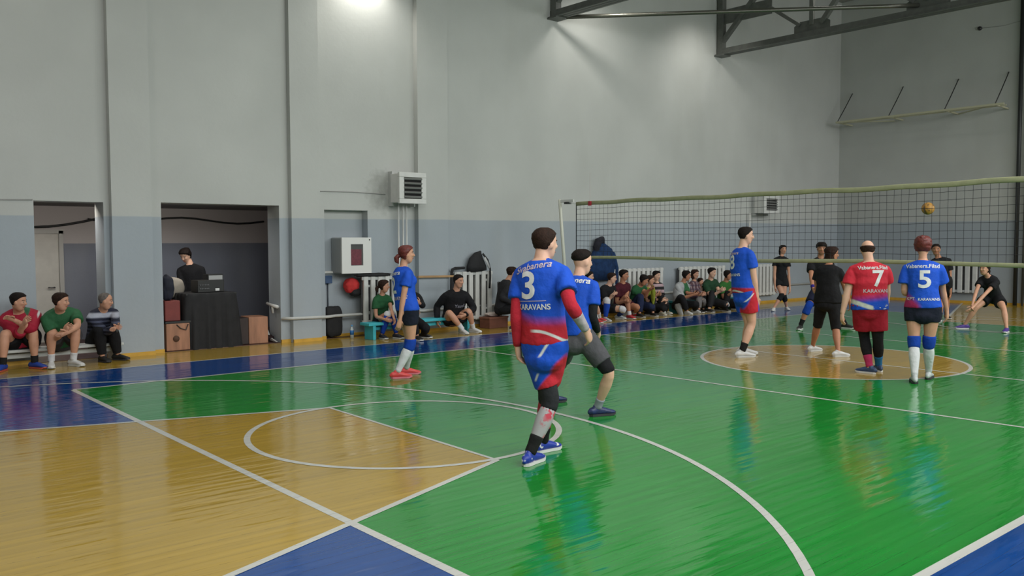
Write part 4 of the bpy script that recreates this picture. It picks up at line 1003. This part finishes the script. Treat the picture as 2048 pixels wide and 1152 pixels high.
# --- opponent in black capri trousers
p = Person('opponent in black T-shirt and capri trousers seen from behind through the net', (1655, 710), 1.72, 22, (1664, 508, .02), (1656, 534, 0), (1656, 598, 0),
    armL=((1628, 574, .1), (1640, 606, .3)), armR=((1688, 578, -.1), (1700, 606, .1)), legL=((1643, 664, .1), (1625, 703), 45), legR=((1672, 664, .0), (1676, 714), 60), hrot=66, sex='f', bulk=1.12, vox=.010, skin_c=SKT, twist=0)
p.top(BLK, 'shirt', hem=-.12, sleeve=.46, loose=.018, slf=.02); p.bottoms(BLK, 'capri_trousers', frac=1.12, loose=.012, flare=.006)
p.shoes(SHW); p.hair('full', HBR, .012, 'bob')
# --- player 7
p = P7 = Person('balding player in red jersey number 7 and red shorts on the yellow circle', (1742, 748), 1.76, -14, (1735, 499, .02), (1738, 524, 0), (1739, 612, 0),
    armL=((1693, 584, -.05), (1685, 626, .05)), armR=((1778, 578, .02), (1774, 606, .30)), legL=((1733, 686, .05), (1739, 747), -62), legR=((1756, 686, .05), (1757, 743), -20), hrot=-6, hpitch=8, bulk=1.24, vox=.010, skin_c=SKP)
zb = p.P.z-.10
j = p.top(kit('jersey_seven', (.55, .02, .04), [lambda t: t.mix((t.z-(t.y*-.12)).lt(zb+.22, .05), (.16, .03, .30)), lambda t: t.mix((t.z-(t.y*-.12)).lt(zb+.185, .03), BLUE),
    lambda t: t.mix((t.z-zb-.12+((t.y-.17)*-.35)).abs().lt(.05, .01)*((t.z-zb-.12-((t.y-.17)*.9)).gt(-.06, .01))*t.y.gt(.0, .01)*(t.z-zb-.075-((t.y)*.35)).gt(-.02, .01), (.62, .62, .55)),
    lambda t: t.mix(t.noise(14, 1, (1, 1, 2.4)).gt(.62, .02)*t.z.lt(zb+.12, .02)*t.y.lt(-.02, .03), WHT)]), 'jersey', hem=-.09, sleeve=.62, loose=.016, slf=.028)
p.letter(j, '7', .605, .065, .20, M_num, 'number', .02, sx=1.05); p.letter(j, 'Vabanera.Filad', .865, .02, .044, M_num, 'name_print', .015, curve=-.12); p.letter(j, 'KARAVANS', .34, .05, .045, M_pink, 'club_print', .02)
p.bottoms(cloth('red_shorts', (.36, .014, .03)), frac=.74, top=.05, loose=.022, flare=.03)
for sd in 'LR': p.band('legging', 'leg', sd, .5, 1.66, .005, BLK); p.band('sock', 'leg', sd, 1.62, 2, .007, cloth('sock_pink', (.42, .03, .10)) if sd == 'L' else cloth('sock_blue', (.02, .16, .36)), 'pink sock' if sd == 'L' else 'blue sock')
p.shoes(plain('shoe_slate', (.03, .06, .14), .5, var=.4, scale=30)); p.hair('bald', HBR, .009)
# --- player 5
p = P5 = Person('red-haired player in blue jersey number 5 standing at the front of the yellow circle', (1845, 763), 1.76, 2, (1846, 492, 0), (1846, 521, 0), (1846, 617, 0),
    armL=((1806, 582, .05), (1822, 588, .28)), armR=((1886, 578, .0), (1894, 622, .06)), legL=((1828, 683, .04), (1829, 766), -6), legR=((1859, 683, .04), (1857, 758), 8), hrot=6, hpitch=6, sex='f', bulk=1.10, vox=.010, hipw=1.2, shw=1.12)
zb = p.P.z
j = p.top(kit('jersey_five', BLUE, [lambda t: t.mix((t.z-zb-.02-(t.y-.02)*.9).lt(.02, .04)*t.y.gt(.03, .03), (.36, .02, .10))]), 'jersey', hem=.03, sleeve=.62, loose=.022, slf=.03)
p.letter(j, '5', .585, .025, .205, M_num, 'number', .02, sx=1.1); p.letter(j, 'Vabanera.Filad', .87, .0, .044, M_num, 'name_print', .012, curve=-.15); p.letter(j, 'KARAVANS', .19, .065, .032, M_num, 'club_print', .02); p.letter(j, 'KPT', .20, -.13, .035, M_pink, 'crest_print', .02)
bm = bmesh.new(); c, a, b = p.torso(.975); loft(bm, [c-p.up*.012, c+p.up*.014], [(.062, .058), (.055, .052)], 16, side=p.ls); build('collar', bm, cloth('collar_red', (.5, .04, .06)), j, True, world=True) if False else bm.free()
p.bottoms(NAVYS, frac=.36, top=.12, loose=.014, flare=.004, wr=.002)
for sd in 'LR': p.band('knee_pad', 'leg', sd, .78, 1.14, .012, KB, puff=.006); p.band('sock', 'leg', sd, 1.1, 2, .006, SOCKW)
p.shoes(plain('shoe_pale', (.42, .45, .45), .5, var=.15), plain('sole_dark', (.03, .03, .035), .6)); p.hair('full', HR, .014, 'bun', lift=.1)
# --- opponents beyond the net
p = Person('opponent in black with knee pads standing by the far sideline', (1560, 621), 1.66, 172, (1566, 499, 0), (1563, 513, 0), (1561, 559, 0),
    armR=((1547, 548, 0), (1550, 576, -.1)), armL=((1577, 548, 0), (1580, 578, -.1)), legR=((1552, 596, -.1), (1548, 622), 190), legL=((1568, 595, -.1), (1573, 620), 160), hrot=150, sex='f', vox=.012, fing=False)
p.top(BLK, 'shirt', hem=-.05, sleeve=.42, loose=.014, slf=.02); p.bottoms(BLK, frac=.42, loose=.014, flare=.035)
for sd in 'LR': p.band('knee_pad', 'leg', sd, .94, 1.42, .012, BLK)
p.shoes(SHW); p.hair('full', HB, .010, 'long')
p = Person('opponent in black crouching with one blue knee pad behind the woman in capri trousers', (1606, 660), 1.78, 165, (1643, 497, .0), (1641, 516, .05), (1642, 584, .25),
    armR=((1607, 560, .0), (1626, 577, -.25)), armL=((1672, 565, .1), (1664, 590, -.2)), legR=((1615, 608, -.35), (1601, 659), 195), legL=((1668, 614, -.1), (1691, 657), 120), hrot=175, bulk=1.05, vox=.011, skin_c=SKT)
p.top(BLK, 'shirt', hem=-.1, sleeve=.6, loose=.016, slf=.02); p.bottoms(cloth('navy_short', (.014, .016, .04)), frac=.8, loose=.018, flare=.02)
p.band('knee_pad', 'leg', 'R', .84, 1.42, .014, KB); p.band('wristband', 'arm', 'R', 1.74, 1.95, .008, cloth('wrist_violet', (.03, .02, .22)))
for sd in 'LR': p.band('sock', 'leg', sd, 1.7, 2, .008, SOCKB)
p.shoes(plain('shoe_black', (.02, .02, .02), .5)); p.hair('cap', HB, .014, lift=.1)
p = Person('opponent in black T-shirt standing partly hidden by player number 5', (1886, 641), 1.80, 168, (1872, 499, 0), (1879, 520, 0), (1885, 563, 0),
    armL=((1899, 552, .0), (1901, 586, -.05)), armR=((1862, 555, .0), (1866, 585, -.1)), legR=((1880, 610, 0), (1880, 642), 190), legL=((1891, 610, 0), (1893, 638), 160), hrot=178, vox=.012, fing=False, skin_c=SKT)
p.top(BLK, 'shirt', hem=-.1, sleeve=.55, loose=.016, slf=.02); p.bottoms(BLK, frac=.8, loose=.018, flare=.02)
for sd in 'LR': p.band('sock', 'leg', sd, 1.75, 2, .008, SOCKB)
p.shoes(plain('shoe_black', (.02, .02, .02), .5)); p.hair('short', HB, .007)
p = Person('opponent in black crouching wide with arms forward in purple shoes at the right', (1965, 661), 1.70, 212, (1969, 538, -.05), (1979, 558, 0), (1986, 594, .22),
    armR=((1950, 580, -.1), (1944, 612, -.32)), armL=((1966, 586, -.35), (1946, 615, -.36)), legR=((1944, 606, -.30), (1929, 658), 248), legL=((2004, 612, -.1), (2013, 665), 195), hrot=216, hpitch=-6, sex='f', vox=.011, skin_c=SK)
p.top(BLK, 'shirt', hem=-.1, sleeve=.5, loose=.014, slf=.02); p.bottoms(BLK, frac=.55, loose=.014, flare=.03)
p.shoes(plain('shoe_purple', (.07, .03, .24), .45)); p.hair('full', HB, .010, 'pony')
# --- three men on the bench at the left
p = Person('seated man in red track jacket with crossed arms at the far left', (38, 735), 1.84, 172, (37, 603, -.2), (38, 626, -.05), (42, 684, .26),
    armR=((6, 656, -.05), (47, 649, -.34)), armL=((73, 654, -.05), (28, 640, -.36)), legR=((7, 662, -.35), (6, 742), 205), legL=((70, 664, -.35), (70, 737), 135), maxy=7.19, seated=True, hrot=118, hpitch=4, bulk=1.16, vox=.011, skin_c=SK, curl=.3)
p.top(kit('jacket_red', (.34, .012, .035), [lambda t: t.mix((t.z-(t.y*1.2)).gt(.52, .01)*(t.z-(t.y*1.2)).lt(.57, .01)*t.y.gt(.14, .01), WHT),
    lambda t: t.mix(((t.y-.02).abs()+(t.z*-.55)).lt(-.392, .01)*t.x.gt(.02, .02), (.03, .12, .06))]), 'jacket', hem=-.08, sleeve=1.35, loose=.024, slf=.012)
p.bottoms(BLK, frac=.62, loose=.02, flare=.02)
for sd in 'LR': p.band('sock', 'leg', sd, 1.78, 2, .008, SOCKB)
p.shoes(plain('shoe_royal', (.015, .05, .30), .5), plain('sole_red', (.4, .08, .05), .5)); p.hair('short', HB, .008)
p = Person('seated man in green polo shirt and grey shorts with white shoes', (126, 732), 1.84, 162, (122, 603, -.2), (119, 625, -.05), (126, 684, .24),
    armR=((93, 656, -.1), (128, 661, -.34)), armL=((158, 652, -.1), (133, 666, -.38)), legR=((99, 668, -.32), (103, 735), 180), legL=((161, 668, -.3), (147, 732), 140), hrot=112, hpitch=2, maxy=7.22, seated=True, bulk=1.10, vox=.011, skin_c=SK, curl=.3)
GRN = (.022, .105, .042)
p.top(kit('polo_green', GRN, [lambda t: t.mix((t.y-.245).abs().lt(.025, .005)*(t.z-.80).abs().lt(.02, .005), WHT)]), 'polo_shirt', hem=-.1, sleeve=.62, loose=.020, slf=.02)
p.bottoms(cloth('grey_short', (.05, .05, .055)), frac=.55, loose=.02, flare=.02)
for sd in 'LR': p.band('sock', 'leg', sd, 1.76, 2, .008, SOCKW)
p.shoes(SHW); p.hair('short', HBR, .009)
p = Person('older seated man in navy striped sweater and black trousers', (213, 722), 1.74, 146, (211, 602, -.15), (205, 626, -.02), (196, 680, .22),
    armR=((177, 655, .05), (226, 657, -.3)), armL=((234, 645, -.1), (231, 655, -.36)), legR=((206, 664, -.3), (205, 724), 150), legL=((244, 661, -.25), (236, 720), 125), hrot=102, hpitch=4, maxy=7.22, seated=True, bulk=1.05, vox=.011, skin_c=SK, curl=.5)
p.top(kit('sweater_navy', (.014, .016, .034), [lambda t: t.mix((t.z-.675).abs().lt(.034, .012), (.40, .42, .50)), lambda t: t.mix((t.z*110.).sin().gt(.2, .4)*t.z.lt(.625, .02)*t.z.gt(.40, .02), (.07, .08, .13))]), 'sweater', hem=-.05, sleeve=1.88, loose=.022, slf=.004)
p.bottoms(BLK, 'trousers', frac=1.92, loose=.020, flare=.008); p.shoes(plain('shoe_black', (.02, .02, .02), .5), plain('sole_dark', (.03, .03, .035), .6)); p.hair('recede', HG, .003)
bm = bmesh.new(); h = p.arm['L'][2]; ball_mesh(bm, h+Vector((.0, -.06, -.045)), (.018, .012, .03)); tag(build('phone', bm, M_blackm, smooth=True), 'small black phone held by the older man in the striped sweater', 'phone')
# --- sound man in the doorway
p = Person('man in black sweater standing behind the cloth covered table looking down', (383, 684), 1.74, 195, (371, 511, -.08), (384, 533, 0), (386, 600, .02),
    armR=((364, 570, -.05), (366, 603, -.2)), armL=((405, 572, -.05), (402, 592, -.2)), legR=((374, 640, 0), (372, 690), 200), legL=((394, 640, 0), (394, 688), 185), hrot=214, hpitch=28, vox=.012, bulk=1.02, fing=False, skin_c=SKP)
p.top(BLK, 'sweater', hem=-.15, sleeve=1.9, loose=.016, slf=.0); p.bottoms(BLK, 'trousers', frac=1.92, loose=.014, flare=.006); p.shoes(SHW); p.hair('full', HB, .013, lift=.14)
# --- along the wall
p = Person('seated woman in green T-shirt with ponytail on the turquoise bench', (775, 676), 1.68, 140, (768, 572, -.06), (763, 594, .02), (762, 643, .16),
    armR=((746, 624, -.05), (770, 639, -.28)), armL=((782, 624, -.1), (789, 640, -.3)), legR=((778, 645, -.30), (764, 678), 150), legL=((796, 644, -.25), (793, 677), 135), hrot=98, sex='f', seated=True, vox=.012, fing=False)
p.top(cloth('tshirt_green', (.022, .10, .040)), 'shirt', hem=-.1, sleeve=.5, loose=.018, slf=.02); p.bottoms(NAVYS, frac=.4, loose=.012)
for sd in 'LR': p.band('knee_pad', 'leg', sd, .92, 1.12, .012, SOCKW, 'pale knee pad'); p.band('sock', 'leg', sd, 1.12, 1.95, .010, KB)
p.shoes(plain('shoe_dark', (.03, .03, .04), .5)); p.hair('full', HBR, .010, 'shortpony')
p = Person('seated person in black half hidden behind the red-haired woman', (838, 680), 1.72, 140, (820, 566, -.04), (818, 588, .02), (818, 642, .18),
    armR=((800, 618, 0), (826, 628, -.3)), armL=((846, 612, -.05), (838, 606, -.28)), legR=((830, 640, -.3), (834, 681), 150), legL=((848, 640, -.25), (847, 676), 125), hrot=120, seated=True, vox=.012, fing=False)
p.top(BLK, 'sweater', hem=-.1, sleeve=1.8, loose=.018, slf=.0); p.bottoms(BLK, 'trousers', frac=1.9, loose=.016, flare=.004); p.shoes(plain('shoe_black', (.02, .02, .02), .5)); p.hair('short', HB, .008)
p = Person('seated man in black hoodie with pale chest print and bare legs', (935, 667), 1.84, 158, (917, 562, -.05), (911, 588, .04), (906, 640, .22),
    armR=((878, 612, .05), (874, 640, -.02)), armL=((938, 612, .05), (929, 630, -.1)), legR=((906, 630, -.30), (925, 668), 150), legL=((944, 624, -.1), (946, 665), 128), hrot=128, hpitch=4, seated=True, bulk=1.12, vox=.011, fing=False, skin_c=SK)
j = p.top(BLK, 'hoodie', hem=-.12, sleeve=1.92, loose=.026, slf=.004, neck=.055); p.letter(j, 'Yzuuli', .55, .05, .06, plain('print_grey', (.20, .20, .24), .7), 'chest_print', .02, front=True)
p.bottoms(BLK, frac=.45, loose=.018, flare=.02)
for sd in 'LR': p.band('sock', 'leg', sd, 1.72, 2, .008, SOCKW)
p.shoes(SHW); p.hair('short', HB, .006)
p = Person('seated person in dark clothes on the black chair by the wall', (1022, 657), 1.72, 70, (1024, 545, 0), (1012, 566, 0), (1003, 618, .02),
    armR=((1002, 596, -.2), (1026, 606, -.22)), armL=((1016, 596, .2), (1034, 606, .15)), legR=((1038, 617, -.2), (1028, 660), 70), legL=((1042, 616, .1), (1036, 654), 75), hrot=74, seated=True, vox=.012, fing=False)
p.top(cloth('charcoal', (.022, .022, .025), .2), 'jacket', hem=-.1, sleeve=1.9, loose=.022, slf=.0); p.bottoms(BLK, 'trousers', frac=1.9, loose=.016, flare=.004); p.shoes(plain('shoe_black', (.02, .02, .02), .5)); p.hair('short', HBR, .012)
# --- spectators on the far benches
def seat(label, ref, S_, head, neck, pelv, kneeR, kneeL, footR, footL, wrR, wrL, hrot=95, rot=128, top=None, tname='shirt', sleeve=.55, bot=None, frac=1.9, bname='trousers', shoe=None, hair='short', hm=HB, tail=None, sex='m', bulk=1., skin_c=SK, extra=None, hp=4, elR=None, elL=None):
    el = lambda n, w, s_: ((n[0]+s_*9, (n[1]+w[1])/2+8, -.05), w)
    p = Person(label, ref, S_, rot, head, neck, pelv, armR=((*(elR or el(neck, wrR, -1)[0][:2]), -.1), wrR), armL=((*(elL or el(neck, wrL, 1)[0][:2]), -.1), wrL), legR=(kneeR, footR, rot+12), legL=(kneeL, footL, rot-12), hrot=hrot, hpitch=hp, sex=sex, bulk=bulk, vox=.013, maxy=7.06, seated=True, fing=False, skin_c=skin_c)
    p.top(top or BLK, tname, hem=-.1, sleeve=sleeve, loose=.020, slf=.015)
    p.bottoms(bot or BLK, bname, frac=frac, loose=.016, flare=.012)
    p.shoes(shoe or plain('shoe_black', (.02, .02, .02), .5)); p.hair(hair, hm, .010, tail)
    if extra: extra(p)
    return p
def whitesock(u, m): return lambda p: [p.band('sock', 'leg', sd, u, 2, .009, m) for sd in 'LR']
seat('seated player in red shoes mostly hidden behind the player in grey shorts', (1193, 644), 1.75, (1178, 553, -.04), (1176, 573, 0), (1174, 620, .16), (1184, 612, -.3), (1196, 610, -.3), (1194, 646), (1199, 643), (1188, 600, -.3), (1192, 606, -.3), bot=BLK, frac=.5, bname='shorts', shoe=plain('shoe_red', (.62, .06, .06), .45, var=.15), extra=whitesock(1.6, SOCKW), skin_c=SKP)
def wk(p):
    for sd in 'LR': p.band('knee_pad', 'leg', sd, .8, 1.25, .014, SOCKW, 'white knee pad'); p.band('sock', 'leg', sd, 1.2, 1.95, .012, KB, 'blue sock')
seat('seated player in black T-shirt with white knee pads and blue socks', (1216, 641), 1.72, (1224, 556, -.05), (1215, 576, 0), (1208, 617, .16), (1216, 608, -.32), (1240, 605, -.25), (1211, 643), (1237, 638), (1224, 592, -.3), (1228, 590, -.32), sleeve=.6, bot=BLK, frac=.6, bname='shorts', shoe=plain('shoe_pale', (.42, .45, .45), .5), extra=wk, skin_c=SKP, hm=HBR, hrot=100, bulk=1.1)
MAR = cloth('maroon', (.062, .010, .018), .2)
seat('seated player in maroon T-shirt and red shoes', (1256, 636), 1.84, (1248, 550, -.05), (1244, 570, 0), (1243, 614, .16), (1258, 606, -.3), (1266, 602, -.25), (1259, 638), (1268, 634), (1250, 603, -.3), (1254, 598, -.32), top=MAR, bot=MAR, frac=.62, bname='shorts', shoe=plain('shoe_red', (.45, .03, .04), .45), extra=whitesock(1.8, SOCKW), skin_c=SKT, bulk=1.12, hrot=105)
seat('seated spectator in green shirt leaning forward with arms out', (1282, 633), 1.80, (1288, 560, -.2), (1276, 576, -.02), (1270, 612, .14), (1283, 602, -.3), (1298, 602, -.3), (1279, 635), (1296, 631), (1298, 580, -.35), (1303, 578, -.4), top=cloth('tshirt_green', (.022, .10, .040)), bot=cloth('jeans_navy', (.015, .022, .06)), hrot=95, hp=22, hair='full', skin_c=SKT)
p_l = seat('seated spectator holding a lime cloth beside the leaning green shirt', (1308, 631), 1.66, (1301, 560, -.04), (1297, 577, 0), (1297, 612, .14), (1307, 603, -.3), (1318, 602, -.25), (1306, 633), (1316, 629), (1312, 592, -.3), (1318, 590, -.32), top=cloth('lime', (.22, .26, .03)), hrot=100, sex='f', hm=HBR)
lump('lime_cloth', at(1306, 590, p_l.D0-.36), (.10, .05, .22), cloth('lime', (.22, .26, .03)), 'lime green cloth hanging from the hands of a seated spectator', 'cloth', 11, .35, 2.2, .8)
STR = kit('striped_top', (.014, .012, .014), [lambda t: t.mix((t.z*48.).sin().gt(.1, .2), (.42, .30, .33))])
seat('seated woman in black and pink striped top with hands on her lap', (1324, 629), 1.66, (1313, 551, -.02), (1314, 569, .02), (1317, 608, .14), (1324, 600, -.3), (1330, 600, -.25), (1323, 631), (1331, 628), (1324, 600, -.3), (1326, 598, -.3), top=STR, sleeve=1.4, hrot=120, sex='f', skin_c=SKP, shoe=plain('shoe_cream', (.5, .46, .36), .5))
PALE = kit('pale_jacket', (.36, .37, .38), [lambda t: t.mix((t.y.abs()).lt(.075, .01)*t.x.gt(.02, .02)*t.z.gt(.4, .02), (.03, .13, .05))])
def tailcoat(p):
    bm = bmesh.new(); c = p.torso(.75)[0]; e = p.arm['R'][1]; k = e-p.fw*.12
    loft(bm, [c-p.ls*.17, k-p.ls*.06+p.up*.02, k-p.ls*.02-Vector((0, 0, .25)), k+p.F*.10-Vector((0, 0, .50))], [(.06, .10), (.07, .13), (.05, .10), (.03, .06)], 12, rnd=(1, 1))
    p.cloth('loose_sleeve', bm, cloth('pale_sleeve', (.36, .37, .38)), 2)
seat('seated spectator in pale grey jacket over a green shirt with white shoes', (1382, 628), 1.76, (1373, 551, -.05), (1364, 569, 0), (1357, 610, .14), (1370, 602, -.3), (1386, 601, -.25), (1374, 629), (1389, 626), (1386, 590, -.32), (1392, 588, -.3), top=PALE, tname='jacket', sleeve=.9, hrot=92, hair='full', skin_c=SKT, shoe=SHW, extra=tailcoat)
PLD = kit('plaid_shirt', (.10, .05, .06), [lambda t: t.mix((t.y*70.).sin().gt(.5, .2)*.7, (.32, .26, .28)), lambda t: t.mix((t.z*70.).sin().gt(.6, .2)*.6, (.03, .02, .05))])
seat('seated woman in plaid shirt behind the pale grey jacket', (1398, 624), 1.66, (1390, 548, -.02), (1388, 566, .02), (1386, 606, .16), (1398, 601, -.25), (1408, 600, -.2), (1398, 626), (1406, 623), (1400, 590, -.3), (1404, 588, -.3), top=PLD, sleeve=1.8, bot=cloth('grey_trousers', (.16, .15, .15)), hrot=120, sex='f', hair='full', hm=HBR, tail='bob')
seat('seated child in beige top between the plaid shirt and the green shirt', (1406, 622), 1.30, (1401, 563, -.2), (1400, 577, -.15), (1402, 604, .0), (1408, 598, -.3), (1413, 598, -.25), (1407, 624), (1414, 622), (1406, 589, -.35), (1409, 588, -.35), top=cloth('beige', (.32, .22, .17)), sleeve=1.7, hrot=110, hm=HBR)
seat('seated man in dark green polo shirt with forearms on his knees', (1428, 623), 1.82, (1424, 545, -.12), (1420, 563, -.02), (1418, 605, .16), (1424, 598, -.35), (1441, 596, -.25), (1418, 625), (1436, 621), (1440, 583, -.35), (1444, 581, -.35), top=cloth('polo_dark_green', (.018, .055, .026)), sleeve=.6, hrot=118, bot=kit('side_stripe_trousers', (.014, .014, .016), [lambda t: t.mix((t.y-.17).abs().lt(.012, .004), WHT)]), skin_c=SKP, elR=(1409, 586), elL=(1438, 584), bulk=1.06)
seat('seated spectator in bright green shirt just left of player number 8', (1456, 621), 1.78, (1456, 550, -.12), (1450, 567, -.02), (1447, 607, .16), (1456, 599, -.35), (1472, 597, -.25), (1450, 623), (1468, 619), (1462, 586, -.35), (1468, 584, -.35), top=cloth('bright_green', (.035, .14, .03)), sleeve=.6, hrot=98, hair='full', skin_c=SKT, bulk=1.05)
